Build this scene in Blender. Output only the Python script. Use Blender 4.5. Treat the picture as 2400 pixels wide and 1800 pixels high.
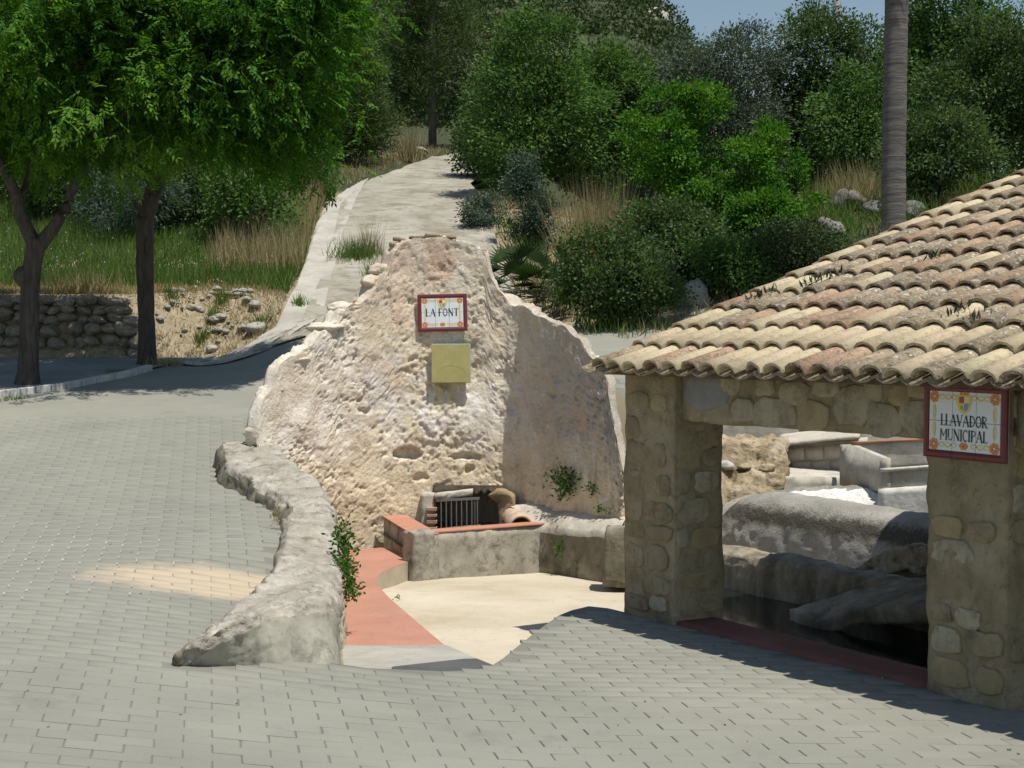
import bpy, bmesh, math, random
import numpy as np
from mathutils import Matrix, Vector, Quaternion

for o in list(bpy.data.objects):
    bpy.data.objects.remove(o, do_unlink=True)
SC = bpy.context.scene
COL = SC.collection
R = math.radians

# ------------------------------------------------------------------ camera
F, CX, CY, HOR, CAMZ = 3600.0, 1200.0, 900.0, 780.0, 2.45
PITCH = math.atan((CY - HOR) / F)
cam_d = bpy.data.cameras.new('camera'); cam = bpy.data.objects.new('camera', cam_d); COL.objects.link(cam)
cam_d.sensor_width = 36; cam_d.lens = F / 2400 * 36; cam_d.clip_start = .1; cam_d.clip_end = 2000
cam.location = (0, 0, CAMZ); cam.rotation_euler = (math.pi / 2 - PITCH, 0, 0)
SC.camera = cam

# ------------------------------------------------------------------ sky and sun
SUN_EL = R(70)
SUN_AZ = (0.70, -0.714)
SDIR = Vector((SUN_AZ[0] * math.cos(SUN_EL), SUN_AZ[1] * math.cos(SUN_EL), math.sin(SUN_EL)))
world = bpy.data.worlds.new('World'); SC.world = world; world.use_nodes = True
wn = world.node_tree; bg = wn.nodes['Background']
sky = wn.nodes.new('ShaderNodeTexSky'); sky.sky_type = 'NISHITA'; sky.sun_disc = False
sky.sun_elevation = SUN_EL; sky.sun_rotation = math.atan2(SUN_AZ[0], SUN_AZ[1])
sky.air_density = 1.3; sky.dust_density = 0.4; sky.ozone_density = 1.0
wn.links.new(sky.outputs[0], bg.inputs[0]); bg.inputs[1].default_value = 0.085
sl = bpy.data.lights.new('sun', 'SUN'); sun = bpy.data.objects.new('sun', sl); COL.objects.link(sun)
sl.energy = 5.0; sl.angle = R(0.5); sl.color = (1.0, .95, .86)
sun.rotation_euler = SDIR.to_track_quat('Z', 'Y').to_euler(); sun.location = (20, -20, 40)
SC.view_settings.view_transform = 'Standard'; SC.view_settings.look = 'None'
SC.view_settings.gamma = 1; SC.view_settings.exposure = 0.0
SC.view_settings.use_curve_mapping = False

# ------------------------------------------------------------------ maths helpers
cp, sp_ = math.cos(PITCH), math.sin(PITCH)
def P(px, py, d):
    u = (px - CX) / F; v = (CY - py) / F
    Y = cp + v * sp_; Z = v * cp - sp_
    t = d / Y
    return np.array([u * t, d, CAMZ + Z * t])
def proj(p):
    p = np.asarray(p, float); x = p[..., 0]; y = p[..., 1]; z = p[..., 2] - CAMZ
    f = y * cp - z * sp_; up = y * sp_ + z * cp
    f = np.maximum(f, 1e-3)
    return CX + F * x / f, CY - F * up / f
def smooth(a, b, x):
    t = np.clip((np.asarray(x, float) - a) / (b - a), 0, 1); return t * t * (3 - 2 * t)
def hash3(ix, iy, iz, seed):
    n = (ix * 374761393 + iy * 668265263 + iz * 1440662683 + seed * 1274126177) & 0xffffffff
    n = ((n ^ (n >> 13)) * 1274126177) & 0xffffffff
    n = ((n ^ (n >> 15)) * 2246822519) & 0xffffffff
    return ((n ^ (n >> 16)) & 0xffff) / 65535.0
def vnoise(p, seed=0):
    p = np.asarray(p, float); i = np.floor(p).astype(np.int64); f = p - i; u = f * f * (3 - 2 * f)
    r = 0
    for a in (0, 1):
        for b in (0, 1):
            for c in (0, 1):
                w = (u[:, 0] if a else 1 - u[:, 0]) * (u[:, 1] if b else 1 - u[:, 1]) * (u[:, 2] if c else 1 - u[:, 2])
                r = r + w * hash3(i[:, 0] + a, i[:, 1] + b, i[:, 2] + c, seed)
    return r * 2 - 1
def fbm(p, sc, oct=4, seed=0, gain=.5):
    p = np.asarray(p, float) * sc; a = 1; r = 0
    for k in range(oct):
        r = r + a * vnoise(p, seed + k * 7); p = p * 2.03 + 3.1; a *= gain
    return r
def worley(p, sc, seed=0):
    p = np.asarray(p, float) * sc; i = np.floor(p).astype(np.int64)
    f1 = np.full(len(p), 9.); f2 = np.full(len(p), 9.)
    for a in (-1, 0, 1):
        for b in (-1, 0, 1):
            for c in (-1, 0, 1):
                q = i + np.array([a, b, c])
                o = np.stack([hash3(q[:, 0], q[:, 1], q[:, 2], seed + s) for s in (1, 2, 3)], 1)
                dd = np.linalg.norm(q + o - p, axis=1)
                m = dd < f1
                f2 = np.where(m, f1, np.minimum(f2, dd)); f1 = np.where(m, dd, f1)
    return f1, f2
def unit(v):
    return v / np.maximum(np.linalg.norm(v, axis=-1, keepdims=True), 1e-9)
def inpoly(x, y, poly):
    r = np.zeros(np.shape(x), bool); n = len(poly)
    for k in range(n):
        x0, y0 = poly[k][:2]; x1, y1 = poly[(k + 1) % n][:2]
        if y0 == y1: continue
        r ^= ((y0 > y) != (y1 > y)) & (x < (x1 - x0) * (y - y0) / (y1 - y0) + x0)
    return r
def catmull(pts, n):
    pts = np.asarray(pts, float); q = np.vstack([2 * pts[0] - pts[1], pts, 2 * pts[-1] - pts[-2]])
    out = []
    for k in range(len(pts) - 1):
        a, b, c, d = q[k:k + 4]
        for t in np.linspace(0, 1, n, endpoint=False):
            out.append(.5 * ((2 * b) + (c - a) * t + (2 * a - 5 * b + 4 * c - d) * t * t + (-a + 3 * b - 3 * c + d) * t ** 3))
    out.append(pts[-1]); return np.array(out)

# ------------------------------------------------------------------ object helpers
WM = {}
def link(o, parent=None, M=None):
    COL.objects.link(o)
    M = M or Matrix()
    o.matrix_basis = M
    WM[o.name] = M
    if parent is not None:
        o.parent = parent; o.matrix_parent_inverse = WM[parent.name].inverted()
    return o
def meshdata(name, V, Fc, mat=None, smoothf=False, attr=None):
    V = np.asarray(V, np.float32); me = bpy.data.meshes.new(name)
    if isinstance(Fc, np.ndarray):
        k = Fc.shape[1]; n = len(Fc)
        me.vertices.add(len(V)); me.vertices.foreach_set('co', V.ravel())
        me.loops.add(n * k); me.loops.foreach_set('vertex_index', Fc.astype(np.int32).ravel())
        me.polygons.add(n); me.polygons.foreach_set('loop_start', np.arange(0, n * k, k, dtype=np.int32))
        me.update(calc_edges=True)
    else:
        me.from_pydata([tuple(map(float, v)) for v in V], [], [tuple(int(i) for i in f) for f in Fc])
    if smoothf: me.polygons.foreach_set('use_smooth', np.ones(len(me.polygons), bool))
    if attr is not None:
        at = me.attributes.new('tint', 'FLOAT', 'FACE'); at.data.foreach_set('value', np.asarray(attr, np.float32))
    if mat: me.materials.append(mat)
    me.update()
    return me
def ob(name, V, Fc, mat, parent=None, smoothf=False, attr=None, M=None):
    return link(bpy.data.objects.new(name, meshdata(name, V, Fc, mat, smoothf, attr)), parent, M)
def tag(o, label, cat, group=None):
    o['label'] = label; o['category'] = cat
    if group: o['group'] = group
    return o
def root(name, loc, label, cat, group=None):
    o = bpy.data.objects.new(name, None); o.empty_display_size = .2
    link(o, None, Matrix.Translation(Vector([float(c) for c in loc])))
    return tag(o, label, cat, group)
def struct(o):
    o['kind'] = 'structure'; return o
def stuff(o):
    o['kind'] = 'stuff'; return o
class MB:
    def __init__(s): s.V = []; s.F = []
    def add(s, V, Fc):
        b = len(s.V); s.V += [tuple(map(float, v)) for v in V]; s.F += [tuple(int(i) + b for i in f) for f in Fc]; return s
    def hexa(s, b4, t4):
        return s.add(list(b4) + list(t4), [(3, 2, 1, 0), (4, 5, 6, 7), (0, 1, 5, 4), (1, 2, 6, 5), (2, 3, 7, 6), (3, 0, 4, 7)])
    def box(s, c, hx, hy, hz, ux=(1, 0, 0), uy=(0, 1, 0), uz=(0, 0, 1)):
        c = np.array(c, float); ux, uy, uz = (np.array(u, float) for u in (ux, uy, uz))
        q = [(-1, -1), (1, -1), (1, 1), (-1, 1)]
        return s.hexa([c + ux * hx * a + uy * hy * b - uz * hz for a, b in q], [c + ux * hx * a + uy * hy * b + uz * hz for a, b in q])
    def tube(s, pts, rad, seg=8, cap=True):
        pts = np.asarray(pts, float); n = len(pts); rad = np.broadcast_to(rad, (n,)); V = []; Fc = []
        for k in range(n):
            t = unit(pts[min(k + 1, n - 1)] - pts[max(k - 1, 0)])
            a = np.array([0, 0, 1.]) if abs(t[2]) < .9 else np.array([1., 0, 0])
            u = unit(np.cross(t, a)); w = np.cross(t, u)
            for j in range(seg):
                an = 2 * math.pi * j / seg; V.append(pts[k] + rad[k] * (u * math.cos(an) + w * math.sin(an)))
        for k in range(n - 1):
            for j in range(seg):
                j2 = (j + 1) % seg; Fc.append((k * seg + j, k * seg + j2, (k + 1) * seg + j2, (k + 1) * seg + j))
        if cap:
            Fc.append(tuple(range(seg - 1, -1, -1))); Fc.append(tuple((n - 1) * seg + j for j in range(seg)))
        return s.add(V, Fc)
    def prism(s, poly, ext):
        n = len(poly); poly = [np.array(p, float) for p in poly]; ext = np.array(ext, float)
        return s.add(poly + [p + ext for p in poly], [tuple(range(n)), tuple(range(2 * n - 1, n - 1, -1))] + [((k + 1) % n, k, n + k, n + (k + 1) % n) for k in range(n)])
    def build(s, name, mat, parent=None, smoothf=False, M=None):
        return ob(name, s.V, s.F, mat, parent, smoothf, None, M)
def grid_faces(nu, nv, wrap=False):
    i = np.arange(nu - 1)[:, None]; j = np.arange(nv - 1)[None, :]; a = (i * nv + j).ravel()
    return np.stack([a, a + nv, a + nv + 1, a + 1], 1)
def bevelled(o, w=.01, seg=2):
    m = o.modifiers.new('bevel', 'BEVEL'); m.width = w; m.segments = seg; m.limit_method = 'ANGLE'; m.angle_limit = R(40); return o
def rough_mesh(o, res, amp, sc, seed=0):
    """cut a plain closed mesh fine and push its skin about so that it reads as rough masonry"""
    me = o.data; bm = bmesh.new(); bm.from_mesh(me)
    for it in range(8):
        es = [e for e in bm.edges if e.calc_length() > res * 1.5]
        if not es: break
        bmesh.ops.subdivide_edges(bm, edges=es, cuts=1, use_grid_fill=True)
    bmesh.ops.triangulate(bm, faces=[f for f in bm.faces if len(f.verts) > 4])
    bm.normal_update()
    co = np.array([v.co[:] for v in bm.verts]); no = np.array([v.normal[:] for v in bm.verts])
    dsp = amp * (fbm(co, sc, 4, seed) + .35 * fbm(co, sc * 5, 2, seed + 50))
    co = co + no * dsp[:, None]
    for v, c in zip(bm.verts, co): v.co = c
    for f in bm.faces: f.smooth = True
    bm.to_mesh(me); bm.free(); me.update(); return o

# ------------------------------------------------------------------ materials
class NT:
    def __init__(s, name):
        s.m = bpy.data.materials.new(name); s.m.use_nodes = True; s.t = s.m.node_tree
        s.b = s.t.nodes['Principled BSDF']; s.out = s.t.nodes['Material Output']; s._c = None
    def n(s, kind, **kw):
        nd = s.t.nodes.new('ShaderNode' + kind)
        for k, v in kw.items():
            if k.startswith('i_'):
                key = k[2:]; nd.inputs[int(key) if key.isdigit() else key].default_value = v
            else: setattr(nd, k, v)
        return nd
    def l(s, a, b): s.t.links.new(a, b); return s
    def co(s):
        if s._c is None:
            tc = s.n('TexCoord'); oi = s.n('ObjectInfo'); mu = s.n('VectorMath', operation='SCALE'); cb = s.n('CombineXYZ')
            for k in range(3): s.l(oi.outputs['Random'], cb.inputs[k])
            s.l(cb.outputs[0], mu.inputs[0]); mu.inputs['Scale'].default_value = 37.0
            ad = s.n('VectorMath', operation='ADD'); s.l(tc.outputs['Object'], ad.inputs[0]); s.l(mu.outputs[0], ad.inputs[1]); s._c = ad.outputs[0]
            s.obj = tc.outputs['Object']; s.rnd = oi.outputs['Random']
        return s._c
    def world(s):
        s.co(); return s.obj
    def noise(s, scale, detail=5, rough=.6, co=None, dist=0):
        nd = s.n('TexNoise', i_Scale=scale, i_Detail=detail, i_Roughness=rough, i_Distortion=dist); s.l(co or s.co(), nd.inputs['Vector']); return nd.outputs['Fac']
    def vor(s, scale, feature='F1', out='Distance', co=None):
        nd = s.n('TexVoronoi', i_Scale=scale); nd.feature = feature; s.l(co or s.co(), nd.inputs['Vector']); return nd.outputs[out]
    def ramp(s, fac, stops, interp='LINEAR'):
        nd = s.n('ValToRGB'); nd.color_ramp.interpolation = interp; e = nd.color_ramp.elements
        while len(e) < len(stops): e.new(.5)
        for k, (p, c) in enumerate(stops):
            e[k].position = p; e[k].color = (*c, 1) if len(c) == 3 else c
        s.l(fac, nd.inputs[0]); return nd.outputs[0]
    def rng(s, fac, a, b, c=0., d=1.):
        nd = s.n('MapRange'); nd.inputs[1].default_value = a; nd.inputs[2].default_value = b; nd.inputs[3].default_value = c; nd.inputs[4].default_value = d
        s.l(fac, nd.inputs[0]); return nd.outputs[0]
    def mix(s, fac, a, b, mode='MIX'):
        nd = s.n('MixRGB', blend_type=mode)
        for k, v in ((0, fac), (1, a), (2, b)):
            if hasattr(v, 'links'): s.l(v, nd.inputs[k])
            else: nd.inputs[k].default_value = v if k == 0 else (*v, 1)
        return nd.outputs[0]
    def math(s, op, a, b=None):
        nd = s.n('Math', operation=op)
        for k, v in ((0, a), (1, b)):
            if v is None: continue
            if hasattr(v, 'links'): s.l(v, nd.inputs[k])
            else: nd.inputs[k].default_value = v
        return nd.outputs[0]
    def bump(s, h, strength=.5, dist=.02, prev=None):
        nd = s.n('Bump', i_Strength=strength, i_Distance=dist); s.l(h, nd.inputs['Height'])
        if prev: s.l(prev, nd.inputs['Normal'])
        return nd.outputs[0]
    def done(s, col, rough=.9, nrm=None, spec=.25):
        if hasattr(col, 'links'): s.l(col, s.b.inputs['Base Color'])
        else: s.b.inputs['Base Color'].default_value = (*col, 1)
        s.b.inputs['Roughness'].default_value = rough; s.b.inputs['Specular IOR Level'].default_value = spec
        if nrm: s.l(nrm, s.b.inputs['Normal'])
        return s.m
def hexc(r, g, b):
    f = lambda c: (c / 255 / 12.92) if c / 255 <= .04045 else ((c / 255 + .055) / 1.055) ** 2.4
    return (f(r), f(g), f(b))
def plaster(name, c0, c1, c2, sc=1.5, stain=(.1, .09, .07), stain_amt=.5, crack=.4, bd=.02, fine=30, rough=.92):
    m = NT(name)
    base = m.ramp(m.noise(sc, 8, .65), [(.3, c0), (.5, c1), (.7, c2)])
    st = m.rng(m.noise(sc * 1.7, 9, .74, dist=.4), .50, .65, 0, stain_amt)
    base = m.mix(st, base, stain)
    mps = m.n('Mapping'); mps.inputs['Scale'].default_value = (sc * 2.2, sc * 2.2, sc * .45); m.l(m.co(), mps.inputs[0])
    base = m.mix(m.rng(m.noise(1., 6, .65, mps.outputs[0]), .55, .7, 0, stain_amt * .6), base, stain)
    sp = m.rng(m.noise(fine, 3, .7), .60, .70, 0, .6); base = m.mix(sp, base, tuple(c * .45 for c in c1))
    sp2 = m.rng(m.noise(fine * .8, 3, .7), .30, .22, 0, .5); base = m.mix(sp2, base, tuple(min(1, c * 1.35) for c in c2))
    h = m.math('ADD', m.math('MULTIPLY', m.noise(fine, 5, .7), .35), m.noise(fine * .22, 5, .65))
    nrm = m.bump(h, .8, bd)
    if False:
        v = m.rng(m.vor(fine * .12, 'DISTANCE_TO_EDGE'), 0, .05)
        nrm = m.bump(v, crack, bd * .6, nrm)
    return m.done(base, rough, nrm)
def leafmat(name, c0, c1, c2, tr=.35, rough=.65):
    m = NT(name)
    at = m.n('Attribute', attribute_name='tint')
    col = m.ramp(at.outputs['Fac'], [(0., c0), (.5, c1), (1., c2)])
    m.done(col, rough, None, .14)
    tl = m.n('BsdfTranslucent'); mx = m.n('MixShader'); mx.inputs[0].default_value = tr
    c2b = m.mix(1., col, (1.25, 1.2, .55), 'MULTIPLY'); m.l(c2b, tl.inputs['Color'])
    m.l(m.b.outputs[0], mx.inputs[1]); m.l(tl.outputs[0], mx.inputs[2]); m.l(mx.outputs[0], m.out.inputs['Surface'])
    return m.m
def barkmat(name, c0, c1, ring=None):
    m = NT(name); w = m.world()
    mp = m.n('Mapping'); mp.inputs['Scale'].default_value = (14, 14, 2.5) if not ring else (2.5, 2.5, 26); m.l(w, mp.inputs[0])
    f = m.noise(1., 6, .7, mp.outputs[0]); col = m.ramp(f, [(.3, c0), (.7, c1)])
    return m.done(col, .95, m.bump(f, .8, .03))

M_PAVE_COL = [(.25, (.212, .214, .178)), (.5, (.255, .254, .213)), (.75, (.30, .297, .25))]
def pave(name, per_piece):
    m = NT(name)
    if per_piece == 'obj':
        tc = m.n('TexCoord'); gm = m.n('NewGeometry'); co = gm.outputs['Position']; oi = m.n('ObjectInfo'); rnd = oi.outputs['Random']
    else:
        gm = m.n('NewGeometry'); co = gm.outputs['Position']
        at = m.n('Attribute', attribute_name='tint'); rnd = at.outputs['Fac']
    big = m.noise(.55, 5, .6, co)
    col = m.ramp(big, M_PAVE_COL)
    if per_piece != 'sheet':
        col = m.mix(m.rng(rnd, 0, 1, .0, .22), col, (.205, .206, .172))
        lt = m.rng(rnd, .8, 1., 0, .3); col = m.mix(lt, col, (.32, .317, .268))
    st = m.rng(m.noise(1.7, 7, .7, co), .56, .74, 0, .55); col = m.mix(st, col, (.15, .155, .135))
    sp = m.rng(m.noise(70, 2, .7, co), .6, .72, 0, .4); col = m.mix(sp, col, (.13, .13, .118))
    # drifted sand beside the low wall
    sx = m.n('SeparateXYZ'); m.l(co, sx.inputs[0])
    dx = m.math('MULTIPLY', m.math('ADD', sx.outputs[0], 2.55), .95); dy = m.math('MULTIPLY', m.math('SUBTRACT', sx.outputs[1], 13.05), 1.9)
    r2 = m.math('SQRT', m.math('ADD', m.math('MULTIPLY', dx, dx), m.math('MULTIPLY', dy, dy)))
    r2 = m.math('ADD', r2, m.math('MULTIPLY', m.noise(3.5, 5, .7, co), .9))
    col = m.mix(m.rng(r2, 1.62, 1.1, 0, .9), col, (.50, .41, .29))
    if per_piece == 'sheet':
        col = m.mix(m.rng(sx.outputs[1], 19, 23, .45, .0), col, (.11, .11, .097))
    h = m.math('ADD', m.noise(90, 3, .7, co), m.math('MULTIPLY', m.noise(14, 4, .6, co), 1.2))
    return m.done(col, .88, m.bump(h, .35, .006), .3)
MAT = {}
MAT['pave'] = pave('paving_concrete', 'obj'); MAT['pave_far'] = pave('paving_concrete_far', 'attr'); MAT['street'] = pave('street_concrete', 'sheet')
MAT['track'] = plaster('track_dirt', (.24, .215, .165), (.33, .31, .255), (.42, .395, .335), .8, (.17, .145, .10), .85, 0, .02, 9)
MAT['gutter'] = plaster('gutter_concrete', (.34, .32, .275), (.42, .40, .35), (.49, .47, .415), 1.2, (.25, .23, .20), .45, .3, .02, 14)
MAT['walk'] = plaster('sidewalk_concrete', (.22, .22, .20), (.27, .27, .25), (.32, .31, .29), .8, (.12, .11, .09), .5, 0, .01, 16)
MAT['soil'] = plaster('dry_soil', (.21, .165, .10), (.29, .235, .155), (.37, .315, .22), .8, (.10, .085, .04), .5, 0, .05, 10)
MAT['floor'] = plaster('pit_floor', (.44, .38, .275), (.52, .46, .35), (.58, .525, .415), .7, (.36, .28, .17), .4, 0, .004, 22, .85)
MAT['landing'] = plaster('landing_concrete', (.30, .29, .25), (.38, .365, .32), (.44, .42, .37), 1.2, (.2, .19, .16), .4, 0, .004, 22, .9)
MAT['red'] = plaster('red_paint', (.37, .18, .128), (.43, .215, .155), (.48, .25, .18), 1.3, (.33, .20, .15), .45, 0, .003, 26, .8)
MAT['redcap'] = plaster('red_cap_paint', (.40, .18, .12), (.46, .215, .145), (.50, .25, .17), 2.3, (.35, .2, .13), .4, 0, .003, 30, .8)
MAT['redkerb'] = plaster('red_kerb_paint', (.15, .062, .048), (.19, .078, .06), (.22, .10, .08), 1.6, (.09, .055, .045), .5, 0, .004, 26, .85)
MAT['shadow_paint'] = plaster('painted_shadow_concrete', (.07, .075, .075), (.09, .095, .095), (.11, .115, .11), 2., (.06, .06, .06), .3, 0, .003, 26, .7)  # dark colour for the shadow painted on the landing
MAT['lowwall'] = plaster('weathered_render', (.27, .245, .20), (.39, .36, .30), (.54, .51, .44), 2.6, (.13, .115, .09), .75, .5, .05, 24)
MAT['wallface'] = plaster('wall_end_render', (.26, .25, .205), (.35, .335, .275), (.43, .41, .34), 2.4, (.13, .125, .10), .8, 0, .012, 26)
MAT['creamface'] = plaster('cream_wall_render', (.46, .40, .29), (.56, .50, .38), (.64, .59, .48), 2.4, (.26, .24, .17), .6, 0, .03, 20)
MAT['basin'] = plaster('basin_concrete', (.25, .235, .19), (.36, .335, .275), (.46, .43, .36), 2.6, (.10, .095, .075), .9, .5, .016, 24)
MAT['mossy'] = plaster('mossy_concrete', (.12, .11, .075), (.21, .185, .135), (.34, .30, .23), 2.4, (.055, .055, .03), .8, .4, .02, 24)
MAT['ledge'] = plaster('ledge_mortar', (.40, .37, .30), (.50, .46, .39), (.58, .54, .46), 2., (.26, .23, .18), .5, 0, .02, 22)
MAT['masonry'] = plaster('pillar_mortar', (.22, .18, .105), (.30, .25, .155), (.38, .325, .22), 2.6, (.10, .08, .05), .6, .3, .05, 18)
MAT['pstone'] = plaster('pale_pillar_stone', (.28, .24, .155), (.37, .325, .225), (.45, .405, .305), 3.5, (.14, .12, .08), .7, .2, .03, 22)
MAT['pstone2'] = plaster('ochre_pillar_stone', (.28, .22, .12), (.35, .28, .155), (.40, .33, .20), 3., (.24, .18, .1), .5, .2, .02, 28)
MAT['pstone3'] = plaster('grey_pillar_stone', (.20, .205, .205), (.25, .255, .25), (.30, .30, .295), 3., (.22, .21, .2), .5, .2, .02, 28)
MAT['trough'] = plaster('trough_cement', (.15, .14, .12), (.24, .225, .195), (.36, .34, .30), 2.4, (.06, .055, .045), .85, .3, .03, 24)
m = NT('rounded_trough_cement'); w = m.world(); sx = m.n('SeparateXYZ'); m.l(w, sx.inputs[0]); n1 = m.noise(2.2, 8, .7, w); n2 = m.noise(9, 7, .75, w); n3 = m.noise(40, 3, .7, w)
c = m.ramp(n1, [(.3, (.26, .25, .215)), (.55, (.36, .345, .30)), (.75, (.46, .44, .385))])
zz = m.math('ADD', sx.outputs[2], m.math('MULTIPLY', m.math('SUBTRACT', n2, .5), .34))
c = m.mix(m.math('MULTIPLY', m.rng(zz, .33, .24), m.rng(zz, .04, .14)), c, (.10, .092, .072)); c = m.mix(m.math('MULTIPLY', m.rng(zz, .10, .02), m.rng(n2, .42, .5)), c, (.42, .41, .385))
c = m.mix(m.rng(n3, .62, .7, 0, .5), c, (.5, .49, .45)); MAT['roundcem'] = m.done(c, .92, m.bump(m.math('ADD', n2, n3), .8, .03))
MAT['roundcem2'] = plaster('trough_rim_cement', (.20, .19, .165), (.28, .265, .23), (.36, .345, .30), 2.2, (.13, .12, .1), .5, 0, .02, 26)
m = NT('stained_trough_render'); w = m.world(); mp = m.n('Mapping'); mp.inputs['Scale'].default_value = (3.2, 3.2, .8); m.l(w, mp.inputs[0]); n1 = m.noise(1, 8, .7, mp.outputs[0]); n2 = m.noise(12, 6, .7, w)
c = m.ramp(n1, [(.30, (.10, .09, .065)), (.45, (.22, .19, .135)), (.6, (.36, .32, .24)), (.75, (.50, .46, .38))]); c = m.mix(m.rng(n2, .6, .7, 0, .5), c, (.5, .47, .40)); MAT['stained'] = m.done(c, .92, m.bump(n2, .8, .04))
MAT['limewash'] = plaster('limewashed_cement', (.62, .61, .57), (.74, .73, .69), (.80, .79, .76), 2.2, (.36, .35, .32), .5, .3, .015, 24)
MAT['block'] = plaster('block_cement', (.40, .38, .32), (.50, .475, .41), (.58, .55, .48), 2.2, (.28, .26, .2), .6, .3, .012, 24)
MAT['rubble'] = plaster('rubble_render', (.28, .215, .13), (.40, .325, .215), (.50, .43, .325), 3.2, (.09, .07, .04), .95, .6, .07, 14)
MAT['rock'] = plaster('limestone', (.32, .30, .26), (.42, .40, .36), (.52, .50, .46), 2.0, (.16, .15, .12), .6, .4, .04, 12)
MAT['greyrock'] = plaster('grey_limestone', (.12, .115, .10), (.18, .175, .155), (.27, .26, .235), 1.6, (.05, .05, .04), .8, .4, .08, 7)
MAT['wallstone'] = plaster('bank_wall_stone', (.22, .20, .165), (.32, .29, .24), (.44, .41, .35), 2.0, (.10, .09, .065), .7, .3, .05, 12)
MAT['kerb'] = plaster('kerb_stone', (.42, .41, .38), (.52, .51, .47), (.60, .59, .55), 2., (.26, .25, .22), .5, 0, .01, 26)
MAT['brick'] = plaster('old_clay_brick', (.34, .19, .11), (.44, .27, .17), (.50, .36, .26), 5., (.28, .22, .17), .6, 0, .01, 40)
MAT['caplate'] = plaster('weathered_clay_slab', (.26, .20, .14), (.36, .28, .20), (.46, .39, .30), 5., (.14, .13, .1), .6, 0, .012, 40)
MAT['pipe'] = plaster('clay_pipe', (.44, .30, .20), (.54, .40, .29), (.60, .50, .40), 5., (.28, .22, .17), .6, 0, .01, 40)
MAT['jamb'] = plaster('rounded_jamb', (.22, .16, .085), (.33, .25, .15), (.42, .34, .23), 3., (.1, .08, .05), .7, 0, .02, 26)
MAT['iron'] = NT('galvanised_bar').done((.34, .35, .36), .45, None, .5); MAT['iron'].node_tree.nodes['Principled BSDF'].inputs['Metallic'].default_value = .8
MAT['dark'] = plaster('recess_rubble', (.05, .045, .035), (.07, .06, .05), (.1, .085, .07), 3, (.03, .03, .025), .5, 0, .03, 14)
wm = NT('trough_water'); MAT['water'] = wm.done((.012, .016, .014), .08, wm.bump(wm.noise(6, 3, .5), .1, .01), .5)
MAT['glaze_white'] = NT('white_glazed_tile').done((.70, .74, .76), .22, None, .5)
MAT['glaze_red'] = NT('oxblood_glazed_tile').done((.15, .030, .032), .3, None, .45)
MAT['grout'] = plaster('sign_grout', (.34, .33, .30), (.42, .40, .37), (.5, .48, .45), 8, (.3, .28, .25), .3, 0, .003, 60)
for k, c in {'ink': (.02, .022, .022), 'p_yellow': (.70, .56, .16), 'p_lemon': (.72, .68, .36), 'p_orange': (.62, .24, .07), 'p_rust': (.38, .12, .04), 'p_blue': (.22, .30, .42), 'p_red': (.42, .06, .05), 'p_green': (.30, .38, .14)}.items():
    MAT[k] = NT('glaze_' + k).done(c, .3, None, .4)
m = NT('yellowed_metal_plate'); w = m.world()
c = m.ramp(m.noise(5, 5, .6), [(.3, (.34, .305, .11)), (.6, (.39, .36, .14)), (.8, (.43, .41, .22))]); c = m.mix(m.rng(m.noise(2.2, 6, .7), .60, .72, 0, .6), c, (.36, .40, .42))
MAT['plate'] = m.done(c, .42, m.bump(m.noise(3, 3, .5), .1, .01), .5)
MAT['plate_edge'] = NT('worn_plate_edge').done((.36, .42, .45), .45, None, .5)
MAT['plate_line'] = NT('engraved_line').done((.34, .30, .115), .5)
MAT['underroof'] = plaster('roof_boarding', (.10, .07, .05), (.15, .11, .08), (.2, .15, .11), 4, (.06, .05, .04), .5, 0, .01, 30)
MAT['gable'] = plaster('verge_mortar', (.34, .27, .19), (.42, .35, .25), (.5, .43, .33), 3, (.2, .16, .12), .5, 0, .02, 24)
MAT['bark'] = barkmat('tree_bark', (.035, .031, .026), (.12, .105, .09)); MAT['bark2'] = barkmat('pale_stem_bark', (.14, .12, .10), (.28, .25, .21))
MAT['palmbark'] = barkmat('palm_bark', (.06, .055, .05), (.205, .19, .172), True)
def tile_mat(name, c0, c1, c2, lich, spot, dark=.4):
    m = NT(name); co = m.co()
    base = m.ramp(m.rnd, [(0, c0), (.5, c1), (1, c2)])
    base = m.mix(m.rng(m.noise(9, 5, .6), .35, .7, 0, .45), base, tuple(c * .72 for c in c1))
    base = m.mix(m.rng(m.noise(11, 6, .75), .50, .62, 0, lich), base, (.115, .095, .07))
    base = m.mix(m.rng(m.noise(26, 3, .7), .58, .63, 0, spot), base, (.62, .60, .53))
    base = m.mix(m.rng(m.noise(38, 3, .7), .56, .63, 0, dark), base, (.045, .04, .03))
    h = m.math('ADD', m.noise(40, 4, .7), m.noise(9, 3, .5))
    return m.done(base, .92, m.bump(h, .45, .006))
MAT['t_cream'] = tile_mat('cream_roof_tile', (.52, .42, .27), (.60, .51, .33), (.57, .45, .31), .3, .15, .35)
MAT['t_pink'] = tile_mat('terracotta_roof_tile', (.37, .24, .155), (.45, .32, .21), (.43, .29, .19), .6, .4, .5)
MAT['t_grey'] = tile_mat('lichened_roof_tile', (.30, .245, .165), (.40, .32, .215), (.38, .285, .185), .8, .85, .6)
MAT['t_lime'] = tile_mat('mortar_smeared_tile', (.55, .5, .42), (.6, .56, .48), (.6, .55, .45), .3, .9, .2)
MAT['yellowpost'] = NT('yellow_marker_paint').done((.65, .50, .04), .6)
MAT['steel'] = NT('grey_steel').done((.22, .23, .25), .5)
m = NT('slope_ground'); w = m.world(); sx = m.n('SeparateXYZ'); m.l(w, sx.inputs[0])
n1 = m.noise(.8, 7, .7, w); n2 = m.noise(6, 6, .7, w)
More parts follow.
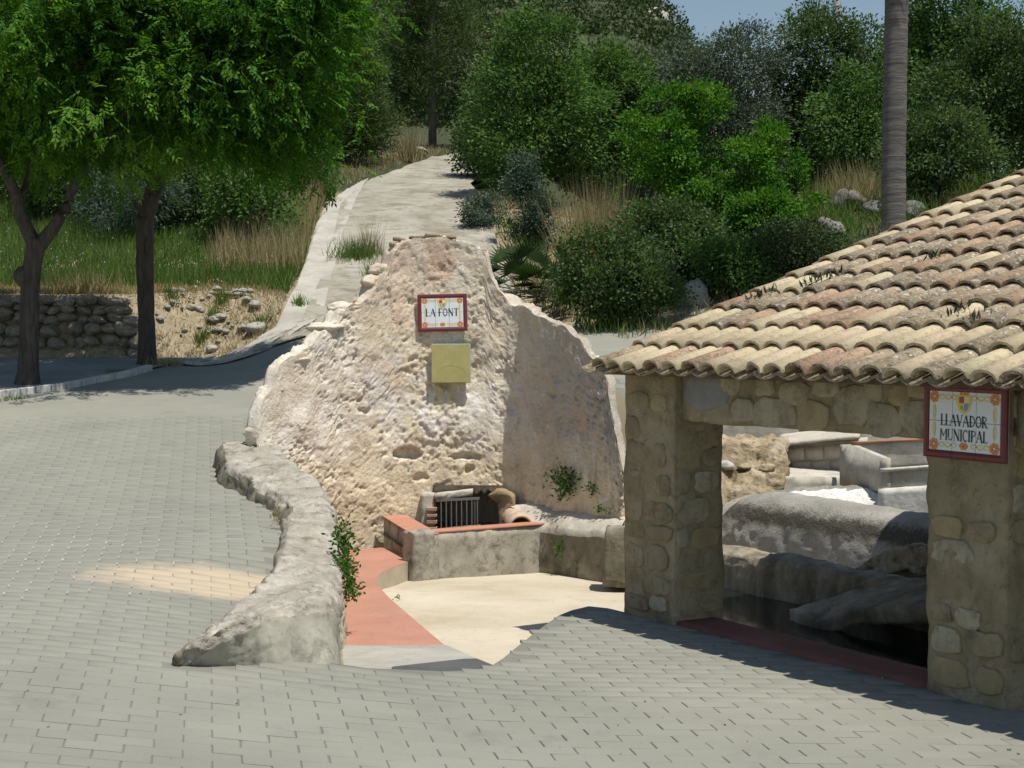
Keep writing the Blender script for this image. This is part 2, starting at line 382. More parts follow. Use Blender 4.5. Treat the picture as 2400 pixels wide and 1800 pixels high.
dry = m.ramp(n2, [(.3, (.24, .19, .12)), (.5, (.32, .265, .18)), (.7, (.42, .36, .265))]); wet = m.ramp(n2, [(.3, (.022, .032, .012)), (.5, (.045, .055, .022)), (.7, (.10, .09, .045))])
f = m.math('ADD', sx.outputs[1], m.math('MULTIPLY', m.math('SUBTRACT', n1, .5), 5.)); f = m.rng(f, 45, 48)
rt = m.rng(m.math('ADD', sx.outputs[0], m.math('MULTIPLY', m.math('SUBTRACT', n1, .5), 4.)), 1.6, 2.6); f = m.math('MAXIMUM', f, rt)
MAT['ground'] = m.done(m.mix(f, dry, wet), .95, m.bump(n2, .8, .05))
m = NT('far_hill_ground'); w = m.world(); n2 = m.noise(.12, 8, .75, w)
MAT['hill'] = m.done(m.ramp(n2, [(.3, (.035, .05, .022)), (.52, (.06, .072, .034)), (.66, (.15, .13, .08)), (.8, (.3, .27, .21))]), .95, m.bump(n2, .8, .5))
L = {}
L['ash'] = leafmat('street_tree_leaf', (.018, .066, .008), (.058, .165, .018), (.17, .33, .04), .45)
L['pine'] = leafmat('pine_needle', (.03, .055, .016), (.058, .098, .027), (.10, .15, .042), .18)
L['green'] = leafmat('shrub_leaf', (.036, .09, .024), (.082, .17, .044), (.15, .25, .08), .33)
L['dark'] = leafmat('evergreen_leaf', (.034, .068, .024), (.074, .128, .044), (.135, .20, .08), .28)
L['bright'] = leafmat('lentisk_leaf', (.03, .10, .012), (.07, .19, .02), (.15, .31, .04), .35)
L['olive'] = leafmat('olive_leaf', (.05, .075, .05), (.10, .135, .095), (.19, .23, .17), .18)
L['grey'] = leafmat('grey_shrub_leaf', (.04, .075, .05), (.075, .12, .085), (.13, .18, .13), .2)
L['scrub'] = leafmat('scrub_leaf', (.028, .055, .02), (.05, .08, .03), (.085, .11, .048), .15)
L['grass'] = leafmat('grass_blade', (.05, .11, .022), (.10, .18, .04), (.20, .25, .08), .35)
L['straw'] = leafmat('straw_blade', (.21, .17, .09), (.33, .28, .16), (.43, .38, .24), .3)
L['fan'] = leafmat('fan_palm_leaf', (.02, .045, .014), (.038, .075, .022), (.09, .13, .05), .2)
L['weed'] = leafmat('weed_leaf', (.03, .09, .012), (.06, .15, .022), (.12, .22, .04), .35)
L['flower'] = leafmat('pale_flower_head', (.26, .22, .32), (.36, .33, .40), (.46, .43, .47), .3)
L['sedum'] = leafmat('roof_weed_stem', (.05, .055, .035), (.075, .08, .05), (.12, .12, .08), .1)

# ------------------------------------------------------------------ ground heights (from the things that stand on it)
DL = [-20, 0, 8, 12, 16, 18, 20, 22, 24, 26, 28, 29]; ZL = [-.6, -.05, .24, .38, .53, .68, .9, 1.15, 1.4, 1.65, 1.85, 1.95]
DUP = [31, 34, 42, 58, 80, 130]; ZUP = [3.3, 3.75, 5.9, 9.0, 13., 20.]
DM = [-20, 15, 20, 24, 27, 29, 35, 42, 58, 80, 130]; ZM = [0, 0, 1.95, 2.1, 2.3, 2.62, 4.0, 5.95, 9.05, 13, 20]
TD = [24, 27, 29, 35, 42, 48, 58, 66, 90]; TXL = [-5.4, -4.9, -4.0, -4.2, -4.67, -4.7, -3.0, .6, 7]; TXR = [1.6, .9, .3, -.2, -.7, -1.3, -.1, 4, 10]
def H(x, d):
    x = np.asarray(x, float); d = np.asarray(d, float)
    road = np.interp(d, DL, ZL)
    b0 = 29.35 + 0 * x; w = np.where(x < -7.3, .35, np.interp(x, [-7.3, -6.3], [.35, 2.0]))
    up = np.interp(np.maximum(d, 31), DUP, ZUP)
    t = smooth(0, 1, (d - b0) / w)
    zl = np.where(d < b0, np.minimum(road, 2.0), road + (np.where(d < 31, 3.2 + (d - 29.35) * .06, up) - road) * t)
    zm = np.interp(d, DM, ZM)
    a = np.interp(d, [13, 15, 20.5, 22.5, 26, 29, 35, 42, 58], [-4.2, -1.6, -1.0, -3.0, -5.2, -6.0, -5.2, -5.3, -5])
    wd = np.interp(d, [13, 15, 20.5, 26, 29, 35], [4.6, 1.4, .8, 3.4, 2.2, .9])
    k = smooth(0, 1, (x - a) / wd)
    z = zl * (1 - k) + zm * k
    z = z + .2 * np.clip(x - 1.5, 0, 8) * smooth(24, 32, d) * (1 - .7 * smooth(36, 50, d))
    lowr = np.interp(d, [34, 42, 50, 60, 80, 130], [0, -.6, -1.4, -2.4, -4.4, -7]); z = z + lowr * smooth(-.2, 4.5, x - np.interp(d, TD, TXR))
    return z
def h1(x, d): return float(H(np.array([x]), np.array([d]))[0])
def G(px, py, lo=7., hi=90., zf=None):
    ds = np.arange(lo, hi, .05); u = (px - CX) / F; v = (CY - py) / F; Y = cp + v * sp_; Z = v * cp - sp_
    xs = u / Y * ds; zs = CAMZ + Z / Y * ds
    g = (H(xs, ds) if zf is None else zf(xs, ds)); k = np.argmax(zs <= g)
    if zs[k] > g[k]: k = len(ds) - 1
    return np.array([xs[k], ds[k], g[k]])

# building frame: e runs along the washhouse front towards the camera, a runs back under its roof
EV = np.array([.538, -.843, 0.]); EV /= np.linalg.norm(EV); AV = np.array([.843, .538, 0.]); AV /= np.linalg.norm(AV)
P0 = np.array([.985, 13.36, 0.]); ZV = np.array([0, 0, 1.])
def B(m, a, z): return P0 + EV * m + AV * a + ZV * z

# ------------------------------------------------------------------ sheets
def nearest_on(polys, q):
    best = None; bd = 1e9
    for poly in polys:
        a = np.array([p[:2] for p in poly]); b = np.roll(a, -1, 0); ab = b - a
        t = np.clip(((q - a) * ab).sum(1) / np.maximum((ab ** 2).sum(1), 1e-12), 0, 1); c = a + ab * t[:, None]
        dd = ((c - q) ** 2).sum(1); k = dd.argmin()
        if dd[k] < bd: bd = dd[k]; best = c[k]
    return best, math.sqrt(bd)
def sheet(name, poly, res, zf, mat, holes=(), parent=None, skirt=0):
    poly = [tuple(map(float, p[:2])) for p in poly]; a = np.array(poly)
    x0, y0 = a.min(0) - res; x1, y1 = a.max(0) + res
    xs = np.arange(x0, x1 + res, res); ys = np.arange(y0, y1 + res, res); nx, ny = len(xs), len(ys)
    cx, cy = np.meshgrid(xs[:-1] + res / 2, ys[:-1] + res / 2, indexing='ij')
    keep = inpoly(cx, cy, poly)
    for hl in holes: keep &= ~inpoly(cx, cy, hl)
    gx, gy = np.meshgrid(xs, ys, indexing='ij'); XY = np.stack([gx.ravel(), gy.ravel()], 1)
    Fc = grid_faces(nx, ny)[keep.ravel()]
    ed = np.concatenate([np.sort(Fc[:, [k, (k + 1) % 4]], 1) for k in range(4)])
    u, ct = np.unique(ed, axis=0, return_counts=True); bv = np.unique(u[ct == 1])
    for v in bv:
        q, dd = nearest_on([poly] + list(holes), XY[v])
        if dd < res * 1.2: XY[v] = q
    used, inv = np.unique(Fc, return_inverse=True); XY = XY[used]; Fc = inv.reshape(-1, 4)
    V = np.column_stack([XY, zf(XY[:, 0], XY[:, 1])])
    o = ob(name, V, Fc, mat, parent, True); return o
def ribbon(name, pts, depth, mat, parent=None):
    pts = np.asarray(pts, float); n = len(pts); V = np.vstack([pts, pts - np.array([0, 0, depth])])
    return ob(name, V, [(k, k + 1, n + k + 1, n + k) for k in range(n - 1)], mat, parent)

# pit outline
SEC = [  # low wall: left top (px,py,d), right top
    ((512, 1040, 19.0), (655, 1050, 18.9)), ((530, 1098, 17.9), (690, 1088, 18.0)), ((618, 1148, 16.7), (742, 1128, 17.0)),
    ((664, 1185, 15.8), (774, 1178, 15.9)), ((668, 1232, 14.7), (788, 1255, 14.6)), ((645, 1310, 13.2), (793, 1325, 13.2)),
    ((590, 1390, 12.0), (788, 1388, 12.0)), ((525, 1440, 11.25), (768, 1415, 11.25)), ((470, 1485, 10.75), (660, 1430, 10.85)),
    ((425, 1522, 10.35), (540, 1480, 10.4)), ((385, 1550, 10.0), (410, 1545, 10.0))]
front = [G(px, py) for px, py in ((775, 1556), (860, 1566), (940, 1571), (1040, 1574), (1110, 1572), (1150, 1565), (1180, 1545), (1220, 1510), (1270, 1472), (1310, 1443), (1340, 1431), (1380, 1422), (1425, 1426), (1475, 1438))]
hole = [tuple(p[:2]) for p in front]
hole += [tuple(B(.25, .25, 0)[:2]), tuple(B(.72, .1, 0)[:2]), tuple(B(8.5, .1, 0)[:2]), (14, 7), (14, 23.0), (2.2, 23.0), (2.1, 20.2), (1.5, 19.0), (.75, 20.7), (.3, 21.0), (-1.6, 21.05), (-2.6, 20.45), (-3.1, 19.1)]
for (tl, tr) in SEC[1:8]:
    a, b = P(*tl), P(*tr); hole.append(tuple((a * .4 + b * .6)[:2]))

def zfloor(x, d): return -.12 - .06 * (np.asarray(d, float) - 11.9)
def zpath(x, d): return -.165 - .0195 * (np.asarray(d, float) - 12.7)

# ground, street, walk, track
GX = (-45, 45)
gpoly = [(-45, -12), (45, -12), (45, 92), (-45, 92)]
def zground(x, d):
    on = smooth(-.9, -.2, x - np.interp(d, TD, TXL)) * smooth(.9, .2, x - np.interp(d, TD, TXR)) * (d > 24)
    return H(x, d) - .06 - .25 * on + .12 * (1 - on) * fbm(np.column_stack([x, d, 0 * x]), .7, 3) * smooth(30.5, 33, d)
ground = struct(sheet('ground', gpoly, .5, zground, MAT['ground'], [[(-4.5, 9), (15, 5), (15, 23.5), (1.0, 23.5), (1.0, 21.5), (-4.5, 21.5)]]))
kerbpts = [G(px, py) for px, py in ((-260, 975), (-120, 950), (0, 930), (80, 921), (150, 911), (220, 898), (300, 882), (350, 868), (420, 852), (500, 848))]
spoly = [(-14, -8), (9, -8)] + [(9, 31)] + [(1.2, 28.6), (-1, 28.6), (-3, 29.2), (-4.4, 29.4), (-5.4, 28.9), (-6.1, 28.5)] + [tuple(p[:2]) for p in kerbpts[::-1]] + [(-14, 20)]
street = struct(sheet('street', spoly, .12, lambda x, d: H(x, d) - .004 * (d < 22.4), MAT['street'], [hole]))
wpoly = [tuple(p[:2]) for p in kerbpts] + [(-5.6, 29.3), (-8, 29.5), (-16, 29.5), (-16, 20)]
sidewalk = struct(sheet('sidewalk', wpoly, .2, lambda x, d: H(x, d) + .03, MAT['walk']))
tp = [(-4.6, 28.0)] + [(x, d) for x, d in zip(TXL, TD)][2:] + [(x, d) for x, d in zip(TXR, TD)][2:][::-1] + [(.7, 27.6)]
track = struct(sheet('dirt_track', tp, .3, lambda x, d: H(x, d) + .02 + .025 * fbm(np.column_stack([x, d, 0 * x]), 1.3, 3), MAT['track']))
gp = [(-6.2, 28.35), (-5.4, 28.6), (-4.85, 28.9), (-4.55, 29.5), (-4.5, 30.5), (-4.5, 32), (-4.75, 35.5), (-5.0, 39), (-5.04, 42), (-5.0, 45), (-4.75, 48.5), (-4.6, 49.5), (-4.55, 47.5), (-4.45, 45), (-4.3, 42), (-4.2, 38), (-3.9, 33), (-3.7, 30.3), (-3.75, 29), (-4.2, 28), (-4.9, 27.8), (-5.9, 27.9)]
def zgut(x, d):
    q = np.column_stack([x, d]); dist = np.array([nearest_on([gp], p)[1] for p in q])
    return H(x, d) + .005 + .05 * smooth(.12, .0, dist) * 0 - .03 * smooth(0, .4, dist) + .03 + .02 * fbm(np.column_stack([x, d, 0 * x]), 2., 3)
gutter = struct(sheet('concrete_gutter', gp, .15, zgut, MAT['gutter']))
# pit floor
floor = struct(sheet('pit_floor', [(-2.1, 11.2), (.9, 11.2), (1.05, 13.4), (1.5, 15), (1.6, 20.3), (-3.2, 20.6), (-2.4, 16)], .15, lambda x, d: zfloor(x, d) + .012 * fbm(np.column_stack([x, d, 0 * x]), 1.2, 3), MAT['floor']))
fr = np.array(front); ribbon('plaza_edge', fr, .5, MAT['landing'], street)
yard = struct(sheet('yard', [tuple(B(.0, .25, 0)[:2]), tuple(B(.72, .6, 0)[:2]), tuple(B(8.5, .6, 0)[:2]), (14, 7), (14, 23), (2.2, 23), (2.1, 20.2), (1.3, 19), (1.4, 15)], .3, lambda x, d: 0 * x - .45, MAT['stained']))
def zp(px, py, zf): return G(px, py, 9, 24, zf)
pathpx = [(740, 1290), (812, 1290), (895, 1284), (985, 1304), (935, 1326), (900, 1340), (884, 1352), (882, 1368), (910, 1400), (975, 1456), (1045, 1515), (900, 1518), (740, 1518)]
pth = [zp(px, py, zpath) for px, py in pathpx]
redpath = struct(sheet('red_path', [p[:2] for p in pth], .1, zpath, MAT['red']))
ribbon('path_riser', np.array([p - np.array([0, 0, .002]) for p in pth[2:12]]), .35, MAT['floor'], redpath)
lpx = [(740, 1518), (900, 1518), (1045, 1515), (1112, 1546), (1175, 1572), (1175, 1640), (740, 1640)]
landing = struct(sheet('concrete_landing', [zp(px, py, lambda x, d: zfloor(x, d) + .006)[:2] for px, py in lpx], .1, lambda x, d: zfloor(x, d) + .018, MAT['landing']))
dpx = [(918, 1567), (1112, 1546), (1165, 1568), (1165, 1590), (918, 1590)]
sheet('painted_shadow', [zp(px, py, lambda x, d: zfloor(x, d) + .01)[:2] for px, py in dpx], .06, lambda x, d: zfloor(x, d) + .024, MAT['shadow_paint'], parent=landing)  # triangular cast shadow on the landing, painted as a thin dark sheet

# ------------------------------------------------------------------ paving blocks
BL, BW, JT = .33, .145, .0055
ex = np.array([1., -.035]); ey = np.array([-.197, 1.]) * .145
def brick_verts(v):
    r = np.random.RandomState(v); hx, hy = (BL - JT) / 2, (BW - JT * 1.4) / 2
    b = [(-1, -1), (1, -1), (1, 1), (-1, 1)]; j = r.uniform(-.0025, .0025, (4, 2)); t = r.uniform(-.0015, .0015)
    A = np.array([(x * hx + j[k, 0], y * hy + j[k, 1], -.02) for k, (x, y) in enumerate(b)] + [(x * hx + j[k, 0], y * hy + j[k, 1], .001 + t) for k, (x, y) in enumerate(b)] + [(x * (hx - .005) + j[k, 0], y * (hy - .005) + j[k, 1], .005 + t) for k, (x, y) in enumerate(b)])
    return np.column_stack([A[:, 0] - .197 * A[:, 1], -.035 * A[:, 0] + A[:, 1], A[:, 2]])
BF = [(0, 1, 5, 4), (1, 2, 6, 5), (2, 3, 7, 6), (3, 0, 4, 7), (4, 5, 9, 8), (5, 6, 10, 9), (6, 7, 11, 10), (7, 4, 8, 11), (8, 9, 10, 11)]
bmeshes = [meshdata('paving_block', brick_verts(k), BF, MAT['pave']) for k in range(6)]
cells = []
for j in range(40, 165):
    for i in range(-40, 30):
        q = ex * BL * (i + .5 * (j % 2)) + ey * j
        cells.append(q)
cells = np.array(cells); cz = H(cells[:, 0], cells[:, 1]); pxx, pyy = proj(np.column_stack([cells, cz]))
ok = (pxx > -130) & (pxx < 2530) & (pyy < 1900) & (cells[:, 1] < 22.5) & ~inpoly(cells[:, 0], cells[:, 1], hole) & inpoly(cells[:, 0], cells[:, 1], spoly)
wallpoly = [tuple(P(*tl)[:2]) for tl, tr in SEC] + [tuple(P(*tr)[:2]) for tl, tr in SEC[::-1]]
ok &= ~inpoly(cells[:, 0], cells[:, 1], wallpoly)
dist = np.array([min(nearest_on([hole], c)[1], nearest_on([wallpoly], c)[1] + .08) for c in cells[ok]]); cells = cells[ok][dist > .095]
order = np.argsort(cells[:, 1] + (np.abs(proj(np.column_stack([cells, H(cells[:, 0], cells[:, 1])]))[0] - 1200) > 1200) * 50)
cells = cells[order]
def brick_frame(c):
    z0 = h1(*c); e = .1
    gx = (h1(c[0] + e, c[1]) - h1(c[0] - e, c[1])) / (2 * e); gy = (h1(c[0], c[1] + e) - h1(c[0], c[1] - e)) / (2 * e)
    return gx, gy, np.array([c[0], c[1], z0])
rs = np.random.RandomState(3)
for k, c in enumerate(cells[:300]):
    gx, gy, o0 = brick_frame(c)
    q = Vector((0, 0, 1)).rotation_difference(Vector((-gx, -gy, 1)))
    link(bpy.data.objects.new('paving_block', bmeshes[k % 6]), street, Matrix.Translation(Vector(o0)) @ q.to_matrix().to_4x4())
FV = []; FF = []; FT = []
for k, c in enumerate(cells[300:]):
    gx, gy, o0 = brick_frame(c); v = brick_verts(k % 6); b = len(FV) * 12
    FV.append(o0 + v + np.outer(v[:, 0] * gx + v[:, 1] * gy, ZV)); FF.append(np.array(BF) + b); FT += [rs.rand()] * 9
stuff(ob('paving_blocks_beyond', np.vstack(FV), np.vstack(FF), MAT['pave_far'], street, False, FT))
# pale mortar plugs left in some cross joints of the left lane
mb = MB()
for c in cells:
    px, py = proj(np.array([c[0] + BL / 2, c[1], h1(*c)]))
    if -40 < px < 470 and 1215 < py < 1420 and rs.rand() < 1.1 * (1 - abs(py - 1310) / 130) * (1 - max(px - 250, 0) / 260) + .05:
        gx, gy, o0 = brick_frame(c); ux = np.array([1, -.035, gx]); uy = np.array([-.197, 1, gy])
        mb.box(o0 + ux * BL / 2 + ZV * .003, .004 + rs.rand() * .006, .03 + .03 * rs.rand(), .0062, unit(ux), unit(uy), ZV)
stuff(mb.build('joint_mortar', MAT['gutter'], street))
# loose grit on the paving
mb = MB()
for k in range(170):
    c = cells[rs.randint(len(cells))] + rs.uniform(-.1, .1, 2); s = rs.uniform(.002, .007)
    mb.box((c[0], c[1], h1(*c) + .008 + s * .5), s * rs.uniform(.6, 1.6), s, s * .7, unit(np.array([rs.randn(), rs.randn(), 0])), (0, 1, 0))
stuff(mb.build('grit', MAT['wallstone'], street))

# ------------------------------------------------------------------ low wall
def wall_grid(secs, nsub, prof):
    rows = []
    for comp in secs: rows.append(np.array(comp).ravel())
    q = catmull(rows, nsub); K = q.shape[1] // 3
    out = []
    for r in q:
        c = r.reshape(K, 3)
        out.append(np.vstack([c[k] * (1 - t) + c[k + 1] * t for k in range(K - 1) for t in np.linspace(0, 1, prof[k], endpoint=False)] + [c[-1:]]))
    return np.array(out)
secs = []
for k, (tl, tr) in enumerate(SEC):
    a, b = P(*tl), P(*tr)
    dirn = unit(np.array([b[0] - a[0], b[1] - a[1], 0.]))
    lb = a - dirn * .08; lb[2] = h1(lb[0], lb[1]) - .12
    if k <= 6:
        rb = b + np.array([.05, 0, 0]); rb[2] = -.65; rm = b + np.array([.02, 0, -.05])
    else:
        px = {7: 795, 8: 700, 9: 560, 10: 412}[k]; rb = G(px, 1559 if k < 10 else 1556); rb = np.array([rb[0], rb[1], rb[2] - .15]); rm = b * .9 + rb * .1
    if k == 10:
        g0 = G(386, 1556) - ZV * .06; secs.append(tuple(g0 + np.array([.012 * q, .004 * q, 0]) for q in range(7))); continue
    secs.append((lb, a * .8 + lb * .2, a + dirn * .05 + ZV * .03, (a + b) / 2 + ZV * .035, b - dirn * .05 + ZV * .02, rm, rb))
W = wall_grid(secs, 22, (6, 4, 8, 8, 5, 26)); nu, nv = W.shape[:2]
Wf = W.reshape(-1, 3)
tu = np.gradient(W, axis=0); tv = np.gradient(W, axis=1); nn = unit(np.cross(tv, tu)).reshape(-1, 3)
edge = np.tile(np.minimum(np.arange(nv), 6) / 6., nu)
face_m = np.tile(smooth(30, 33, np.arange(nv)), nu) * np.repeat(smooth(6.3 * 22, 6.9 * 22, np.arange(nu)), nv)
amp = (1 - .75 * face_m) * (.024 * fbm(Wf, 3.5, 4, 5) + .022 * fbm(Wf, 10, 4, 15, .65) + .010 * fbm(Wf, 36, 2, 25))
Wf = Wf + nn * amp[:, None] * -1
low = ob('low_wall', Wf, grid_faces(nu, nv)[:, ::-1], MAT['lowwall'], None, True)
low.data.materials.append(MAT['wallface']); low.data.materials.append(MAT['creamface']); low.data.materials.append(MAT['mossy'])
fi, fj = np.divmod(np.arange((nu - 1) * (nv - 1)), nv - 1); wob = 2.2 * fbm(np.column_stack([fi * .12, fj * .12, 0 * fi]), 1, 3, 4)
low.data.polygons.foreach_set('material_index', np.where((fj > 30.5 + .5 * wob) & (fi > 6.55 * 22), 1, np.where((fj > 33 + 1.5 * wob) & (fi < 6.55 * 22), 2, np.where(fj < 7.5 + 1.6 * wob, 3, 0))).astype(np.int32))
tag(low, 'low curving weathered wall sweeping from the fountain down to the grey paving', 'wall')

# ------------------------------------------------------------------ rough rock shapes shared by stones and rocks
rock_me = []
for k in range(6):
    bm = bmesh.new(); bmesh.ops.create_icosphere(bm, subdivisions=3, radius=1); co = np.array([v.co[:] for v in bm.verts]); Fc = np.array([[v.index for v in f.verts] for f in bm.faces]); bm.free()
    f1, f2 = worley(co, 1.1, k); co = co * (.72 + .5 * f1 + .12 * fbm(co, 3, 3, k))[:, None]; rock_me.append((co, Fc))
rmesh = {mt: [meshdata('rock', co, Fc, MAT[mt]) for co, Fc in rock_me] for mt in ('rock', 'greyrock', 'wallstone')}

# ------------------------------------------------------------------ fountain wall
FD = [(540, 18.45), (590, 18.6), (640, 18.85), (720, 19.3), (800, 19.8), (880, 20.15), (960, 20.35), (1100, 20.4), (1180, 20.35), (1222, 20.2), (1236, 20.0), (1300, 19.5), (1380, 18.85), (1462, 18.2)]
SIL = [(598, 1003), (604, 965), (616, 925), (640, 908), (648, 866), (660, 850), (700, 828), (732, 802), (746, 776), (784, 756), (794, 726), (840, 706), (858, 692), (882, 655), (910, 614), (916, 592), (940, 570), (970, 556), (1010, 551), (1060, 555), (1095, 566), (1136, 586), (1142, 612), (1150, 645), (1166, 680), (1190, 708), (1230, 722), (1265, 742), (1300, 756), (1330, 772), (1362, 800), (1380, 830), (1400, 850), (1418, 878), (1428, 900), (1436, 960), (1448, 1010), (1452, 1040), (1462, 1100)]
fdx, fdd = zip(*FD); six, siy = zip(*SIL)
BATTER = .11
def plan(px):
    d = np.interp(px, fdx, fdd); return (px - CX) / F * d / 1.0, d
def wall_pt(px, z):
    x, d = plan(px); return np.array([x, d + BATTER * np.maximum(z, 0) * np.interp(px, [540, 900, 1200, 1462], [.4, 1, 1, .3]), z])
cols = np.concatenate([np.arange(598, 1462, 3.2), [1462]])
nvf = 210; GV = []
for px in cols:
    x, d = plan(px)
    zt = P(px, np.interp(px, six, siy), d + .15)[2]
    zt += .03 * float(fbm(np.array([[px * .05, 0, 0]]), 1, 3, 9)[0])
    t = np.linspace(0, 1, nvf); z = -.62 + (zt + .62) * t
    bt = BATTER * np.maximum(z, 0) * np.interp(px, [540, 900, 1200, 1462], [.4, 1, 1, .3])
    GV.append(np.column_stack([np.full(nvf, x), d + bt, z]))
GV = np.array(GV); nuf = len(cols)
base = GV.reshape(-1, 3)
tu = np.gradient(GV, axis=0); tv = np.gradient(GV, axis=1); nf = unit(np.cross(tu, tv)).reshape(-1, 3)   # points to the camera side
nf[nf[:, 1] > 0] *= -1
f1, f2 = worley(base, 3.2, 4); f1b, f2b = worley(base + .05 * np.stack([fbm(base, 6, 2, s) for s in (1, 2, 3)], 1), 9, 8)
ppx, ppy = proj(base)
rough_zone = 1 - .6 * smooth(800, 700, ppx) * smooth(1050, 950, ppy)
rz2 = rough_zone * (.55 + .85 * smooth(-.25, .35, fbm(base, 2.2, 3, 33)))
dsp = .035 * fbm(base, 1.5, 3, 12) + rz2 * (.007 * fbm(base, 4.5, 4, 31) + .005 * np.clip(fbm(base, 12, 4, 41, .65), -1, .4) + .0085 * fbm(base, 32, 3, 51, .75))
wb = base + .07 * np.stack([fbm(base, 5, 3, s) for s in (1, 2, 3)], 1); f1b, f2b = worley(wb, 4.0, 8)
dsp -= rz2 * .018 * smooth(.5, .66, fbm(base, 14, 3, 71, .6))
layer = smooth(-.03, .03, fbm(base, 2.6, 5, 22, .6)); dsp += rough_zone * .014 * (layer - .5)
# ragged socket holes in the render
for (hx, hy, rx, ry, dp) in ((955, 1062, 34, 11, .12), (1090, 1072, 40, 7, .07), (1098, 1102, 8, 8, .08), (985, 1120, 18, 10, .05), (860, 960, 10, 8, .05), (1030, 600, 30, 45, .02)):
    r = ((ppx - hx + 8 * fbm(base, 9, 2, 81)) / rx) ** 2 + ((ppy - hy + 6 * fbm(base, 9, 2, 91)) / ry) ** 2
    dsp -= dp * smooth(1.25, .6, r)
Fv = base + nf * dsp[:, None]
Ff = grid_faces(nuf, nvf)
c = Fv[Ff].mean(1); cpx, cpy = proj(c)
opening = (cpx > 1022) & (cpx < 1196 + 6 * np.sin(cpy * .3)) & (cpy > np.interp(cpx, [1022, 1100, 1125, 1150, 1175, 1200], [1166, 1160, 1152, 1150, 1158, 1185]) + 3 * np.sin(cpx * .4)) & (cpy < 1300)
Ff = Ff[~opening]
froot = root('fountain', (-.8, 19.4, -.5), 'tall ruined plaster fountain wall with a pointed top and red rimmed basin', 'fountain')

m = NT('fountain_render'); co = m.world(); sx = m.n('SeparateXYZ'); m.l(co, sx.inputs[0]); X, Y, Z = sx.outputs
n1 = m.noise(1.1, 8, .68, co); n2 = m.noise(2.6, 8, .7, co); n3 = m.noise(6.5, 7, .7, co); n4 = m.noise(30, 4, .75, co)
col = m.ramp(n1, [(.26, (.46, .385, .265)), (.40, (.66, .58, .43)), (.55, (.77, .70, .555)), (.72, (.84, .79, .685))])
low_w = m.math('MULTIPLY', m.rng(Z, 1.5, .1), .8); col = m.mix(low_w, col, m.ramp(n2, [(.3, (.64, .505, .325)), (.55, (.77, .64, .44)), (.8, (.83, .74, .58))]))
midw = m.math('MULTIPLY', m.rng(n2, .42, .6), m.math('MULTIPLY', m.rng(Z, .7, 1.3), m.rng(Z, 2.4, 1.9))); col = m.mix(m.math('MULTIPLY', midw, 1.), col, (.80, .775, .73))
pinkw = m.math('MULTIPLY', m.rng(n1, .40, .52), m.math('MULTIPLY', m.rng(X, -.9, -1.5), m.rng(Z, 1.5, 2.0))); col = m.mix(m.math('MULTIPLY', pinkw, .8), col, (.66, .48, .35))
greyw = m.math('MULTIPLY', m.rng(m.math('ADD', X, m.math('MULTIPLY', n2, .9)), .1, 1.0), m.rng(Z, .6, 1.3)); col = m.mix(m.math('MULTIPLY', greyw, .75), col, (.36, .325, .275))
topw = m.math('MULTIPLY', m.rng(Z, 2.7, 3.2), .5); col = m.mix(topw, col, (.55, .48, .40))
wing = m.math('MULTIPLY', m.rng(m.math('ADD', X, m.math('MULTIPLY', n2, .5)), -1.55, -1.95), m.rng(Z, .9, 1.3)); col = m.mix(m.math('MULTIPLY', wing, .85), col, m.ramp(n2, [(.35, (.74, .66, .53)), (.6, (.83, .77, .66)), (.75, (.84, .80, .72))]))
exps = m.rng(m.noise(2.1, 9, .72, co, .3), .50, .535); col = m.mix(m.math('MULTIPLY', exps, .34), col, m.ramp(n3, [(.3, (.40, .31, .21)), (.6, (.55, .45, .33)), (.8, (.66, .58, .47))]))
exp2 = m.rng(m.noise(3.3, 9, .74, co, .5), .585, .61); col = m.mix(m.math('MULTIPLY', exp2, .55), col, (.80, .77, .71))
# bare pinkish render patch high above the sign
dx = m.math('MULTIPLY', m.math('ADD', X, .98), 3.6); dz = m.math('MULTIPLY', m.math('SUBTRACT', Z, 3.38), 2.4)
rr = m.math('ADD', m.math('SQRT', m.math('ADD', m.math('MULTIPLY', dx, dx), m.math('MULTIPLY', dz, dz))), m.math('MULTIPLY', n3, .7)); col = m.mix(m.rng(rr, 1.2, .95, 0, .85), col, (.56, .41, .31))
# yellow runs below the plate
run = m.math('MULTIPLY', m.math('MULTIPLY', m.rng(Z, 1.2, 1.7), m.rng(Z, 2.25, 2.15)), m.math('MULTIPLY', m.rng(X, -1.15, -1.05), m.rng(X, -.62, -.70)))
mp = m.n('Mapping'); mp.inputs['Scale'].default_value = (9, 1, .8); m.l(co, mp.inputs[0])
run = m.math('MULTIPLY', run, m.rng(m.noise(1, 4, .6, mp.outputs[0]), .52, .6)); col = m.mix(m.math('MULTIPLY', run, .7), col, (.70, .60, .24))
mp2 = m.n('Mapping'); mp2.inputs['Scale'].default_value = (5, 5, .6); m.l(co, mp2.inputs[0])
stn = m.math('MULTIPLY', m.rng(m.noise(1, 6, .7, mp2.outputs[0]), .55, .7), m.rng(n1, .45, .62)); col = m.mix(m.math('MULTIPLY', stn, .7), col, (.30, .24, .17))
col = m.mix(m.rng(n4, .56, .66, 0, .6), col, (.26, .20, .14)); col = m.mix(m.rng(m.noise(22, 4, .7, co), .38, .28, 0, .55), col, (.82, .79, .74))
hh = m.math('ADD', m.math('MULTIPLY', n4, .5), n3)
crk = m.rng(m.vor(4.2, 'DISTANCE_TO_EDGE', co=co), 0, .03)
nr = m.bump(hh, 1., .03); nr = m.bump(m.noise(70, 3, .7, co), .5, .008, nr)
MAT['fountain'] = m.done(col, .93, nr)
face = ob('wall', Fv, Ff, MAT['fountain'], froot, True)
